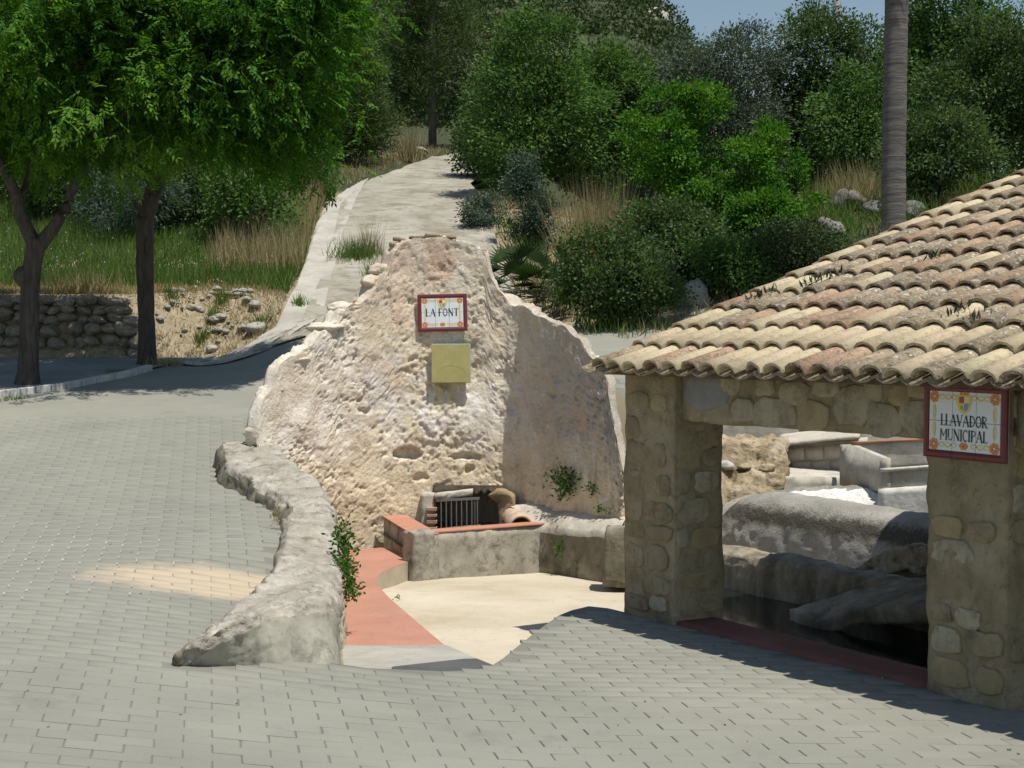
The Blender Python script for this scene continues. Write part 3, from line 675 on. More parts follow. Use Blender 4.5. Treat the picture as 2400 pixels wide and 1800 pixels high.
# back and top of the wall
th = np.interp(cols, [598, 760, 900, 1180, 1250, 1462], [.20, .22, .40, .42, .14, .10])[:, None]
topl = Fv.reshape(nuf, nvf, 3)[:, -1]; pn = unit(np.column_stack([nf.reshape(nuf, nvf, 3)[:, -1][:, :2], np.zeros(nuf)]))
mid = topl - pn * th * .5 + ZV * .05 * fbm(topl, 7, 4, 3, .65)[:, None]; bk = topl - pn * th + ZV * (.02 * fbm(topl, 4, 3, 5)[:, None] - .02); bb = bk.copy(); bb[:, 2] = -.6
lines = [topl, topl - pn * th * .25 + ZV * .045 * fbm(topl, 9, 4, 8, .65)[:, None], mid, topl - pn * th * .75 + ZV * (.05 * fbm(topl, 8, 4, 18, .65)[:, None] - .01), bk, bk * .6 + bb * .4 + .05 * pn, bb]
S = np.array(lines).transpose(1, 0, 2); ob('wall_back', S.reshape(-1, 3), grid_faces(nuf, len(lines)), MAT['fountain'], face, True)
for k in (0, nuf - 1):   # ends
    g = Fv.reshape(nuf, nvf, 3)[k]; sgn = -1 if k == 0 else 1
    back = g - pn[k] * th[k]; E = []
    for q in np.linspace(0, 1, 9): E.append(g * (1 - q) + back * q)
    E = np.array(E); e2 = E.reshape(-1, 3); tang = np.array([sgn * -pn[k][1], sgn * pn[k][0], 0]) * -1
    w = np.repeat(np.sin(np.linspace(0, 1, 9) * math.pi), nvf)
    e2 = e2 + np.array([sgn, 0, 0]) * (w * (.05 + .10 * fbm(e2, 4, 4, 12, .65)))[:, None]
    ob('wall_end', e2, grid_faces(9, nvf), MAT['fountain'], face, True)
# recess behind the grille
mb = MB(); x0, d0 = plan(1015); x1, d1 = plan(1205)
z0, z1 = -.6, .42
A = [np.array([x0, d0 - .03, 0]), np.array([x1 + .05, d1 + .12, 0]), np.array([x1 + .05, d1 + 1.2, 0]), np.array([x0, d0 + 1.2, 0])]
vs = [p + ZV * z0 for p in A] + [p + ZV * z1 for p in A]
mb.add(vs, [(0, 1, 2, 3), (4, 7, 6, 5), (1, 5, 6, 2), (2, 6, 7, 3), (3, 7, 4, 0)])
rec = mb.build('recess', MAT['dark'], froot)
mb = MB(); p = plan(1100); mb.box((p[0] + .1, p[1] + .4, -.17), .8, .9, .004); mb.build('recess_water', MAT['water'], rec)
# brick jamb, lintel
jb = MB(); pa = P(1006, 1200, 20.28); jb.box((pa[0] - .02, 20.33, -.05), .085, .09, .38); jamb = rough_mesh(jb.build('jamb', MAT['ledge'], froot), .05, .008, 8)
for k in range(6):
    z = -.30 + k * .085; mb = MB(); mb.box((P(1012, 1200, 20.2)[0], 20.22, z), .068, .05, .018 + .004 * (k % 2)); bevelled(mb.build('brick', MAT['brick'], jamb), .005)
mb = MB(); a = P(1018, 1166, 20.27); b = P(1108, 1157, 20.27); mb.hexa([a + (0, -.06, -.02), b + (0, -.06, -.02), b + (0, .2, -.02), a + (0, .2, -.02)], [a + (0, -.06, .05), b + (0, -.06, .06), b + (0, .2, .06), a + (0, .2, .05)])
rough_mesh(mb.build('lintel', MAT['ledge'], froot), .05, .008, 8)
# grille
mb = MB(); a = P(1022, 1173, 20.24); b = P(1124, 1168, 20.1); mb.box((a + b) / 2, np.linalg.norm(b - a) / 2, .012, .016, unit(b - a)); gr_ = mb.build('grille', MAT['iron'], froot)
for px in (1034, 1046, 1058, 1070, 1082, 1094, 1106, 1113, 1119):
    t = (px - 1022) / 102; a2 = a * (1 - t) + b * t; q = P(px, 1239 - 6 * t, a2[1] - .01)
    MB().tube([a2, q], .0085 if px != 1113 else .006, 6).build('grille_bar', MAT['iron'], gr_)
mb = MB(); a = P(1022, 1244, 20.2); b = P(1126, 1236, 20.05); mb.hexa([a + (0, -.05, -.05), b + (0, -.05, -.05), b + (0, .2, -.05), a + (0, .2, -.05)], [a + (0, -.05, .015), b + (0, -.05, .015), b + (0, .2, .015), a + (0, .2, .015)]); rough_mesh(mb.build('grille_sill', MAT['jamb'], froot), .05, .006, 9)
# rounded stone and clay pipe mouth at the right of the opening
def blob(name, c, r, mat, parent, seed, amp=.12, sub=4, label=None):
    bm = bmesh.new(); bmesh.ops.create_icosphere(bm, subdivisions=sub, radius=1)
    co = np.array([v.co[:] for v in bm.verts]); Fc = [[v.index for v in f.verts] for f in bm.faces]; bm.free()
    co = co * (1 + amp * fbm(co, 1.3, 4, seed))[:, None] * np.array(r) + np.array(c)
    return ob(name, co, Fc, mat, parent, True)
mbj = MB(); mbj.prism([P(*q) for q in ((1146, 1162, 20.1), (1160, 1154, 20.0), (1185, 1153, 19.95), (1204, 1165, 19.95), (1208, 1200, 19.95), (1200, 1262, 19.95), (1168, 1262, 20.0), (1172, 1215, 20.0), (1168, 1182, 20.05))], (.02, .45, 0)); oj = mbj.build('rounded_jamb', MAT['jamb'], froot); bm = bmesh.new(); bm.from_mesh(oj.data); bmesh.ops.recalc_face_normals(bm, faces=bm.faces); bmesh.ops.triangulate(bm, faces=bm.faces); bm.to_mesh(oj.data); bm.free(); rough_mesh(oj, .04, .02, 6, 4)
def arch(name, c, r, ln, dirv, mat, parent, thick=.03, seg=14, a0=0., a1=math.pi):
    dirv = unit(np.array(dirv, float)); side = unit(np.cross(dirv, ZV)); V = []
    for t in (0, ln):
        for rr in (r, r - thick):
            for k in range(seg + 1):
                an = a0 + (a1 - a0) * k / seg; V.append(np.array(c) + dirv * t + side * rr * math.cos(an) + ZV * rr * math.sin(an))
    n = seg + 1; Fc = []
    for k in range(seg):
        Fc += [(k, k + 1, 2 * n + k + 1, 2 * n + k), (n + k + 1, n + k, 3 * n + k, 3 * n + k + 1), (k + 1, k, n + k, n + k + 1)]
    return ob(name, V, Fc, mat, parent, True)
a = P(1222, 1236, 19.35); arch('pipe_mouth', a, .155, .7, (-.15, 1, .05), MAT['pipe'], froot, .028)
# ledge
bkp = catmull([P(1190, 1186, 20.05), P(1245, 1180, 19.95), P(1300, 1192, 19.6), P(1380, 1202, 19.0), P(1475, 1216, 18.3)], 12)
frp = catmull([P(1252, 1236, 19.3), P(1285, 1238, 19.15), P(1330, 1243, 18.8), P(1380, 1247, 18.4), P(1450, 1250, 17.9)], 12)
rows = []
for t in np.linspace(0, 1, 14): rows.append(bkp * (1 - t) + frp * t + ZV * (.05 * math.sin(t * math.pi)))
for t in np.linspace(.08, 1, 16): q = frp.copy(); q[:, 2] = frp[:, 2] * (1 - t) - .75 * t; q[:, 1] -= .05 * math.sin(t * 2.4); rows.append(q)
Lg = np.array(rows); lv = Lg.reshape(-1, 3); lv = lv + ZV * (.02 * fbm(lv, 4, 4, 3))[:, None] + np.array([0, -1, 0]) * (.03 * fbm(lv, 3, 4, 8))[:, None]
nt = 14 * Lg.shape[1]
led = ob('ledge', lv, grid_faces(30, Lg.shape[1]), MAT['ledge'], froot, True); led.data.materials.append(MAT['mossy'])
led.data.polygons.foreach_set('material_index', np.array([1 if i >= 14 * (Lg.shape[1] - 1) else 0 for i in range(len(led.data.polygons))], np.int32))
mb = MB(); mb.hexa([P(1414, 1372, 17.0), P(1500, 1385, 16.9), P(1510, 1360, 17.8), P(1420, 1360, 17.8)], [P(1420, 1240, 17.05), P(1500, 1236, 16.95), P(1500, 1228, 17.7), P(1424, 1230, 17.7)])
blk = rough_mesh(mb.build('stone_pier', MAT['mossy'], None), .06, .03, 3, 7); tag(blk, 'short brown stained stone pier at the pit edge behind the washhouse pillar', 'pier')
# basin
def zb(px, py): return None
A0 = np.array([P(970, 1365, 18.15)[0], 18.15]); B0 = np.array([P(1283, 1325, 19.3)[0], 19.3]); C0 = np.array([P(897, 1290, 19.95)[0], 20.1])
ba = root('basin_marker', (0, 0, 0), '', '') ; bpy.data.objects.remove(ba, do_unlink=True)
def wallseg(name, a, b, t, z0, za, zb_, mat, parent, capmat=None, ov=.0):
    a = np.array(a, float); b = np.array(b, float); dv = unit(b - a); nv_ = np.array([-dv[1], dv[0]]) * t
    q = [a, b, b + nv_, a + nv_]; zt = [za, zb_, zb_, za]
    mb = MB(); mb.hexa([np.array([*p, z0]) for p in q], [np.array([*p, z]) for p, z in zip(q, zt)])
    o = rough_mesh(mb.build(name, mat, parent), .07, .012, 4, int(abs(a[0]) * 50))
    if capmat:
        mb = MB(); q2 = [a - dv * ov - nv_ * .06, b + dv * ov - nv_ * .06, b + dv * ov + nv_ * 1.02, a - dv * ov + nv_ * 1.02]
        mb.hexa([np.array([*p, z + .004]) for p, z in zip(q2, zt)], [np.array([*p, z + .022]) for p, z in zip(q2, zt)]); bevelled(mb.build('coping', capmat, o), .006)
    return o
sA = A0 + unit(B0 - A0) * .26
bw = wallseg('basin_wall', A0, B0, .22, -.75, .05, .03, MAT['basin'], froot)
mb = MB(); dv = unit(B0 - A0); nv_ = np.array([-dv[1], dv[0]]); q = [sA - nv_ * .012, B0 - nv_ * .012, B0 + nv_ * .22, sA + nv_ * .22]
mb.hexa([np.array([*p, z]) for p, z in zip(q, (.052, .034, .034, .052))], [np.array([*p, z]) for p, z in zip(q, (.075, .055, .055, .075))]); bevelled(mb.build('coping', MAT['redcap'], bw), .006)
wallseg('basin_wall', C0, A0 + np.array([.0, .05]), .30, -.75, .03, .035, MAT['basin'], froot, MAT['redcap'])
mb = MB(); pc = (A0 + sA) / 2 + nv_ * .09; mb.box((pc[0], pc[1], -.34), .15, .13, .43, (dv[0], dv[1], 0), (nv_[0], nv_[1], 0)); rough_mesh(mb.build('corner_pier', MAT['basin'], froot), .06, .014, 4, 3)
mb = MB(); poly = [A0 + nv_ * .1, B0 + nv_ * .1, plan(1225), plan(880)]; mb.add([np.array([p[0], p[1], -.16]) for p in poly], [(0, 1, 2, 3)]); mb.build('basin_water', MAT['water'], froot)
# clay slabs crowning the wall and stones along its ragged left edge
rs = np.random.RandomState(11)
def slab_part(px, py, d, lx, ly, lz, mat, ang=0, tilt=0, name='slab'):
    c = P(px, py, d); mb = MB(); mb.box((0, 0, 0), lx / 2, ly / 2, lz / 2)
    M = Matrix.Translation(Vector(c)) @ Matrix.Rotation(ang, 4, 'Z') @ Matrix.Rotation(tilt, 4, 'Y')
    o = mb.build(name, mat, froot, False, M); rough_mesh(o, .05, .010, 9, int(px)); return o
for (px, py, lx, ly, an, ti, lz) in ((932, 574, .22, .3, .1, .05, .05), (946, 588, .27, .34, -.05, .02, .045), (922, 602, .20, .3, .1, 0, .05), (940, 562, .2, .3, 0, .1, .035), (980, 556, .22, .3, .2, -.05, .035), (1014, 552, .20, .3, 0, .03, .035), (1052, 556, .2, .3, .1, .08, .03), (1118, 589, .26, .3, -.05, .05, .04), (1096, 577, .2, .28, .05, .12, .035)):
    slab_part(px, py, 21.02, lx, ly, lz, MAT['caplate'], an, ti)
def stone_part(px, py, d, r, mat, seed, parent, name='stone', amp=.28):
    co, Fc = rock_me[seed % 6]; rs_ = np.random.RandomState(seed); Rz = np.array(Matrix.Rotation(rs_.uniform(0, 6.28), 3, 'Z')); co = (co @ Rz.T) * np.array(r) * np.array([1.2, 1.05, .9])
    c0 = P(px, py, d); co = co + c0; co = co + .02 * np.stack([fbm(co, 9, 3, seed + q) for q in range(3)], 1)
    return ob(name, co, Fc, mat, parent, False)
for k, (px, py, d, r) in enumerate(((872, 662, 20.4, (.13, .2, .12)), (896, 634, 20.5, (.14, .2, .10)), (800, 722, 20.1, (.14, .2, .10)), (760, 768, 19.9, (.20, .26, .08)), (690, 842, 19.4, (.15, .2, .09)), (655, 872, 19.15, (.12, .16, .13)), (628, 925, 19.0, (.12, .16, .13)), (618, 975, 18.9, (.10, .14, .13)), (1366, 818, 19.0, (.10, .14, .16)), (1392, 862, 18.75, (.09, .14, .18)), (1420, 930, 18.5, (.09, .12, .20)), (1432, 1000, 18.45, (.09, .12, .20)), (1438, 1070, 18.4, (.09, .12, .18)), (1440, 1130, 18.35, (.09, .12, .16)), (1442, 1180, 18.3, (.09, .12, .14)))):
    zs = P(px, py, d)[2]; stone_part(px, py, wall_pt(px, zs)[1] + .26, r, MAT['fountain'], 100 + k, froot)

rs = np.random.RandomState(71)
for k, px in enumerate(np.linspace(612, 905, 20)):
    px = px + rs.uniform(-6, 6); py = np.interp(px, six, siy); q = rs.uniform(.06, .13); dd_ = wall_pt(px, P(px, py, 20.)[2])[1] + .2 + rs.uniform(-.02, .12)
    stone_part(px, py + rs.uniform(2, 9), dd_, (q * 1.2, q, q * .55), MAT['fountain' if rs.rand() < .7 else 'caplate'], 300 + k, froot)

# ------------------------------------------------------------------ tile signs
def arcpts(cx, cy, rx, ry, a0, a1, n=14): return [(cx + rx * math.cos(R(a0 + (a1 - a0) * k / n)), cy + ry * math.sin(R(a0 + (a1 - a0) * k / n))) for k in range(n + 1)]
TK, TN = .15, .055
GL = {  # width, strokes (points, stroke width)
    'L': (.52, [([(.12, 0), (.12, 1)], TK), ([(0, 1), (.24, 1)], .04), ([(0, .02), (.50, .02)], TN), ([(.48, 0), (.50, .16)], .04)]),
    'A': (.72, [([(.04, 0), (.36, 1)], TN), ([(.36, 1), (.64, 0)], TK), ([(.16, .34), (.54, .34)], .045), ([(-.04, 0), (.14, 0)], .04), ([(.52, 0), (.74, 0)], .04)]),
    'F': (.50, [([(.12, 0), (.12, 1)], TK), ([(0, 1), (.48, .99)], TN), ([(.12, .52), (.40, .52)], TN), ([(0, 0), (.24, 0)], .04), ([(.47, 1), (.48, .84)], .04)]),
    'O': (.66, [(arcpts(.33, .5, .27, .47, 40, 320, 20), .10), (arcpts(.33, .5, .27, .47, -40, 40, 8), .10)]),
    'N': (.70, [([(.08, 0), (.08, 1)], TN), ([(.08, 1), (.60, 0)], TK), ([(.60, 0), (.60, 1)], TN), ([(-.03, 1), (.14, 1)], .04), ([(.5, 1), (.70, 1)], .04), ([(0, 0), (.18, 0)], .04)]),
    'T': (.58, [([(.29, 0), (.29, 1)], TK), ([(.0, .98), (.58, 1)], TN), ([(.16, 0), (.42, 0)], .04), ([(.0, .98), (.02, .84)], .04), ([(.58, 1), (.56, .84)], .04)]),
    'V': (.68, [([(.06, 1), (.34, 0)], TK), ([(.34, 0), (.64, 1)], TN), ([(-.04, 1), (.18, 1)], .04), ([(.54, 1), (.74, 1)], .04)]),
    'D': (.66, [([(.12, 0), (.12, 1)], TK), (arcpts(.14, .5, .44, .48, -90, 90, 16), .085), ([(0, 1), (.2, 1)], .04), ([(0, 0), (.2, 0)], .04)]),
    'R': (.64, [([(.12, 0), (.12, 1)], TK), (arcpts(.14, .75, .36, .23, -90, 90, 12), .075), ([(.24, .52), (.56, 0)], .12), ([(0, 1), (.2, 1)], .04), ([(0, 0), (.24, 0)], .04), ([(.5, 0), (.68, 0)], .04)]),
    'M': (.84, [([(.08, 0), (.08, 1)], .10), ([(.08, 1), (.40, .35)], .10), ([(.40, .35), (.70, 1)], TN), ([(.72, 0), (.72, 1)], TK), ([(-.03, 0), (.18, 0)], .04), ([(.6, 0), (.84, 0)], .04)]),
    'U': (.66, [([(.1, .3), (.1, 1)], .13), (arcpts(.32, .32, .22, .30, 180, 360, 12), .07), ([(.54, .3), (.54, 1)], TN), ([(-.02, 1), (.22, 1)], .04), ([(.44, 1), (.66, 1)], .04)]),
    'I': (.28, [([(.14, 0), (.14, 1)], TK), ([(0, 1), (.28, 1)], .04), ([(0, 0), (.28, 0)], .04)]),
    'C': (.58, [(arcpts(.33, .5, .27, .48, 55, 305, 18), .095), ([(.50, .9), (.51, .74)], .05)]),
    'P': (.58, [([(.12, 0), (.12, 1)], TK), (arcpts(.14, .74, .38, .25, -90, 90, 12), .075), ([(0, 1), (.2, 1)], .04), ([(0, 0), (.24, 0)], .04)]),
}
def stroke(mb, pts, w, z):
    for (a, b) in zip(pts[:-1], pts[1:]):
        a = np.array(a); b = np.array(b); d = b - a; n = np.linalg.norm(d)
        if n < 1e-9: continue
        d /= n; s = np.array([-d[1], d[0]]) * w / 2; a2 = a - d * w * .1; b2 = b + d * w * .1
        q = [a2 - s, b2 - s, b2 + s, a2 + s]
        mb.add([(p[0], p[1], z) for p in q], [(0, 1, 2, 3)])
def text(mb, txt, x0, y0, hgt, gap, z, arcf=0):
    wd = sum(GL[c][0] + gap if c != ' ' else .30 for c in txt) * hgt; x = x0 - wd / 2
    for k, ch in enumerate(txt):
        if ch == ' ': x += .30 * hgt; continue
        w, st = GL[ch]
        for pts, sw in st:
            stroke(mb, [(x + p[0] * hgt, y0 + p[1] * hgt) for p in pts], sw * hgt, z + .0001 * (k % 2)); z += .00002
        x += (w + gap) * hgt
def disc(mb, x, y, r, z, n=10, sq=1, rot=0):
    mb.add([(x, y, z)] + [(x + r * math.cos(2 * math.pi * k / n + rot), y + r * sq * math.sin(2 * math.pi * k / n + rot), z) for k in range(n)], [(0, k + 1, (k + 1) % n + 1) for k in range(n)])
def make_sign(name, label, M, tw, th_, bord, lines):
    r = bpy.data.objects.new(name, None); link(r, None, M); tag(r, label, 'sign')
    def bp(nm, mb, mat, parent=r): return ob(nm, mb.V, mb.F, mat, parent, False, None, M)
    w3, h2 = tw * 3, th_ * 2; W_, H_ = w3 / 2 + bord, h2 / 2 + bord
    mb = MB(); mb.box((0, 0, .004), W_ - .004, H_ - .004, .009); bp('backing', mb, MAT['grout'])
    g = .0018; tiles = []
    for i in range(3):
        for j in range(2):
            mb = MB(); x = (i - 1) * tw; y = (j - .5) * th_; mb.box((x, y, .016), tw / 2 - g, th_ / 2 - g, .006); tiles.append(bevelled(bp('tile', mb, MAT['glaze_white']), .002))
    # mitred moulding in pieces
    def piece(x0, y0, x1, y1, nx, ny, m0, m1):
        d = unit(np.array([x1 - x0, y1 - y0])); n = np.array([nx, ny]); a = np.array([x0, y0]); b = np.array([x1, y1])
        prof = [(0, .012), (.004, .026), (bord * .35, .033), (bord * .75, .031), (bord - .003, .022), (bord, .008)]
        V = [];
        for p, mm, s in ((a, m0, 1), (b, m1, -1)):
            for (o_, z_) in prof: q = p + n * o_ + d * (-o_ if mm else .0015) * s; V.append((q[0], q[1], z_))
        k = len(prof); mb = MB(); mb.add(V, [(i, i + 1, k + i + 1, k + i) for i in range(k - 1)] + [tuple(range(k - 1, -1, -1)), tuple(range(k, 2 * k))]); bp('frame_piece', mb, MAT['glaze_red'])
    for s in (1, -1):
        for i in range(3): piece((i - 1.5) * tw, s * h2 / 2, (i - .5) * tw, s * h2 / 2, 0, s, i == 0, i == 2)
        for j in range(2): piece(s * w3 / 2, (j - 1) * th_, s * w3 / 2, j * th_, s, 0, j == 0, j == 1)
    z = .0232
    lay = {k: MB() for k in ('p_yellow', 'p_lemon', 'p_orange', 'p_rust', 'p_red', 'p_blue', 'p_green', 'ink')}
    bx, by = w3 / 2 - .045, h2 / 2 - .04
    for sx_ in (-1, 1):   # corner flowers
        for sy in (-1, 1):
            for k in range(7): disc(lay['p_orange'], sx_ * bx + .026 * math.cos(k * .9), sy * by + .026 * math.sin(k * .9), .017, z + .0002 + k * .00001, 7)
            for k in range(4): disc(lay['p_rust'], sx_ * bx + .014 * math.cos(k * 1.57 + .4), sy * by + .014 * math.sin(k * 1.57 + .4), .007, z + .0005 + k * .00001, 6)
    for sy in (-1, 1):   # scrolls top and bottom
        for sx_ in (-1, 1):
            for q in (0, 1):
                stroke(lay['p_yellow' if q else 'p_lemon'], [(sx_ * (bx - .04 - t * (bx - .10)), sy * by + (.016 if q else -.016) * math.sin(t * 2 * math.pi * 1.5)) for t in np.linspace(0, 1, 22)], .009, z + .0001 * q)
            disc(lay['p_rust'], sx_ * bx * .42, sy * by, .006, z + .0006, 6)
    for sx_ in (-1, 1):  # leaves down the sides
        for sy in (-1, 1):
            for q in (0, 1):
                stroke(lay['p_lemon' if q else 'p_yellow'], [(sx_ * (bx + (.012 if q else -.010) * math.sin(t * math.pi)), sy * (by - .05 - t * (by - .055))) for t in np.linspace(0, 1, 10)], .011 if q else .014, z + .0001 * q)
    for k in range(6): disc(lay['p_orange'], .024 * math.cos(k * 1.05), -by + .014 * math.sin(k * 1.05), .015, z + .0003 + k * .00001, 7)
    disc(lay['p_rust'], 0, -by, .010, z + .0006, 7)
    # quartered shield under a small crown
    cy = by - .035; sh = [(-.05, .045), (0, .05), (.05, .045), (.052, 0), (.035, -.045), (0, -.066), (-.035, -.045), (-.052, 0)]
    lay['p_yellow'].add([(1.22 * x, cy + 1.15 * y, z + .0007) for x, y in sh[::-1]], [tuple(range(8))[::-1]])
    lay['p_red'].add([(x, cy + y, z + .001) for x, y in ((-.042, 0), (0, 0), (0, .045), (-.042, .04))], [(0, 1, 2, 3)])
    lay['p_lemon'].add([(x, cy + y, z + .001) for x, y in ((0, 0), (.042, 0), (.042, .04), (0, .045))], [(0, 1, 2, 3)])
    lay['p_blue'].add([(x, cy + y, z + .001) for x, y in ((0, -.058), (.03, -.042), (.043, 0), (0, 0))], [(0, 1, 2, 3)])
    lay['p_green'].add([(x, cy + y, z + .0011) for x, y in ((-.032, -.036), (-.008, -.05), (-.008, -.02), (-.03, -.012))], [(0, 1, 2, 3)])
    for k in (-1, 0, 1): disc(lay['p_orange'], k * .026, cy + .062, .012, z + .0012 + k * .00001, 7)
    for k, nm in (('p_yellow', 'scrollwork'), ('p_lemon', 'scrollwork'), ('p_orange', 'flower_petals'), ('p_rust', 'flower_centres'), ('p_red', 'crest_field'), ('p_blue', 'crest_field'), ('p_green', 'crest_field')):
        stuff(bp(nm, lay[k], MAT[k]))
    zt = z + .0014
    for txt, y0, hg, gp_ in lines: text(lay['ink'], txt, 0, y0, hg, gp_, zt)
    bp('lettering', lay['ink'], MAT['ink'])
    return r
# fountain sign
pc = P(1037, 733, 20.36); wp = wall_pt(1037, pc[2])
pc = P(1037, 733, wp[1] - .06)
tilt = math.atan(BATTER)
Ms = Matrix.Translation(Vector(pc)) @ Matrix.Rotation(R(90) - tilt, 4, 'X') @ Matrix.Rotation(R(1.4), 4, 'Z')
make_sign('tile_sign', 'glazed tile sign reading LA FONT in a dark red frame on the fountain', Ms, .187, .20, .052, [('LA FONT', -.045, .098, .10)])
# washhouse sign: x along e, normal -a
pcs = B(3.79, -.02, P(2272, 989, 10.16)[2])
Mw = Matrix(((EV[0], 0, -AV[0], pcs[0]), (EV[1], 0, -AV[1], pcs[1]), (0, 1, 0, pcs[2]), (0, 0, 0, 1)))
Mw = Mw @ Matrix.Rotation(R(-.6), 4, 'Z')
make_sign('tile_sign', 'glazed tile sign reading LLAVADOR MUNICIPAL on the stone pillar under the eave', Mw, .2, .2, .052, [('LLAVADOR', -.03, .074, .03), ('MUNICIPAL', -.128, .074, .03)])
# yellowed plate
pw = wall_pt(1057, P(1057, 852, 20.45)[2]); pc = P(1057, 852, pw[1] - .10)
Mp = Matrix.Translation(Vector(pc)) @ Matrix.Rotation(R(90) - tilt, 4, 'X') @ Matrix.Rotation(R(.4), 4, 'Z')
pr = bpy.data.objects.new('plaque', None); link(pr, None, Mp); tag(pr, 'blank square yellowed plate standing proud of the fountain wall', 'plaque')
hw = 46 / F * 20.3
mb = MB(); mb.box((0, 0, .0), hw, hw, .028); pl = ob('plate', mb.V, mb.F, MAT['plate'], pr, False, None, Mp); bevelled(pl, .006)
mb = MB()
for (x, y, w_, h_) in ((hw + .002, 0, .004, hw), (0, hw + .002, hw, .004)): mb.box((x, y, .0), w_, h_, .026)
ob('plate_edge', mb.V, mb.F, MAT['plate_edge'], pr, False, None, Mp)
mb = MB(); stroke(mb, arcpts(0, -.16, .20, .13, 10, 170), .006, .0295); stroke(mb, [(-.02, .15), (-.02, .05)], .006, .0295); stroke(mb, [(.03, .14), (.05, .02), (.0, -.02)], .005, .0297); stroke(mb, [(-.08, .12), (-.06, 0)], .004, .0296)
ob('engraving', mb.V, mb.F, MAT['plate_line'], pr, False, None, Mp)
mb = MB(); mb.box((0, 0, -.07), .09, .09, .045); ob('bracket', mb.V, mb.F, MAT['iron'], pr, False, None, Mp)

# ------------------------------------------------------------------ washhouse
SL = .355; EAVE = 2.19
wroot = root('washhouse', B(0, 0, 0), 'open sided stone washhouse with a low clay tiled roof', 'washhouse')
def bbox_part(name, m0, m1, a0, a1, z0, z1, mat, parent, amp=.02, res=.07, sc=3.5, seed=0, z1b=None):
    mb = MB(); q = [(m0, a0), (m1, a0), (m1, a1), (m0, a1)]
    mb.hexa([B(m, a, z0) for m, a in q], [B(m, a, z1 + (a - a0) * (SL if z1b else 0)) for m, a in q])
    o = mb.build(name, mat, parent)
    if amp: rough_mesh(o, res, amp, sc, seed)
    return o
def stone_patch(parent, face_o, fu, fv, fn, cu, cv, ru, rv, mat, rs, proud=.008):
    n = 12; an = np.arange(n) / n * 2 * math.pi + rs.uniform(-.12, .12, n); p1, p2, p3 = rs.uniform(0, 6.28, 3)
    sq = np.maximum(np.abs(np.cos(an)), np.abs(np.sin(an))) ** -.95; rr = sq * (1 + .06 * np.sin(2 * an + p1) + .06 * np.sin(3 * an + p2) + .05 * np.sin(5 * an + p3)) * .94
    ring = [(cu + ru * r_ * math.cos(t), cv + rv * r_ * math.sin(t)) for t, r_ in zip(an, rr)]; V = []
    for (s_, d_) in ((1.0, -.03), (1.0, proud * .3), (.93, proud), (.5, proud * 1.3)):
        for (u, v) in ring: V.append(face_o + fu * (cu + (u - cu) * s_) + fv * (cv + (v - cv) * s_) + fn * (d_ + rs.uniform(-.003, .003) * (s_ < 1)))
    Fc = [(l * n + k, l * n + (k + 1) % n, (l + 1) * n + (k + 1) % n, (l + 1) * n + k) for l in range(3) for k in range(n)] + [tuple(3 * n + k for k in range(n))]
    return ob('stone', V, Fc, mat, parent, True)
rs = np.random.RandomState(21)
for (m0, wdt, sd) in ((0, .70, 1), (3.45, .68, 2)):
    pil = bbox_part('pillar', m0, m0 + wdt, 0, .52, -.5, 2.12, MAT['masonry'], wroot, .018, .05, 2.6, sd)
    for (o_, fu, fn, wd_, zmax) in ((B(m0, -.008, 0), EV, -AV, wdt, 2.0 if m0 == 0 else 1.25), (B(m0 + wdt + .008, 0, 0), AV, EV, .5, 1.95)):
        zz = .06
        while zz < zmax - .1:
            hh = rs.uniform(.15, .25); x = rs.uniform(-.08, .03)
            while x < wd_ - .08:
                ww = rs.uniform(.2, .46); x1 = min(x + ww, wd_ - .02); x0 = max(x, .02)
                if rs.rand() < .8 and x1 - x0 > .09: stone_patch(pil, o_, fu, ZV, fn, (x0 + x1) / 2, zz + hh / 2 + rs.uniform(-.02, .02), (x1 - x0) * .47, hh * .45, MAT[rs.choice(['masonry', 'masonry', 'masonry', 'pstone', 'pstone2'])], rs, rs.uniform(.002, .007))
                x += ww + .015
            zz += hh + .01
beam = bbox_part('lintel_beam', .69, 3.46, .05, .42, 1.715, 2.14, MAT['masonry'], wroot, .012, .07, 3, 5)
lintel_px = [(1658, 918, 52, 40, 'pstone3'), (1712, 900, 22, 26, 'pstone'), (1742, 962, 26, 28, 'pstone'), (1795, 905, 22, 22, 'pstone'), (1815, 968, 46, 36, 'pstone'), (1862, 922, 32, 28, 'pstone'), (1905, 975, 36, 34, 'pstone2'), (1938, 905, 28, 26, 'pstone'), (1998, 950, 40, 44, 'pstone'), (2048, 910, 20, 26, 'pstone'), (2072, 985, 38, 38, 'pstone'), (2108, 925, 22, 26, 'pstone2'), (2145, 980, 32, 40, 'pstone'), (2150, 912, 26, 20, 'pstone2')]
for (px, py, rx, ry, mt) in lintel_px:
    # point on the beam's front plane a=.05
    u = (px - CX) / F; best = min(np.arange(.6, 3.6, .004), key=lambda m_: abs(proj(B(m_, .05, 1.9))[0] - px)); q = B(best, .05, 0); dq = q[1]
    z = P(px, py, dq)[2]; sc_ = dq / F
    stone_patch(beam, B(0, .042, 0), EV, ZV, -AV, best, z, rx * sc_ / .62, ry * sc_ * 1.08, MAT[mt], rs, .006)
bbox_part('lintel_beam', 4.12, 8.2, .05, .42, 1.715, 2.14, MAT['masonry'], wroot, .012, .09, 3, 6)
bbox_part('side_beam', .06, .40, .5, 6.2, 1.75, 2.14, MAT['masonry'], wroot, .012, .12, 3, 7)
bbox_part('pillar', .02, .6, 5.2, 5.8, -.1, 1.76, MAT['masonry'], wroot, .02, .12, 3, 8)
bbox_part('pillar', 7.6, 8.2, 0, .52, -.1, 1.73, MAT['masonry'], wroot, .02, .12, 3, 9)
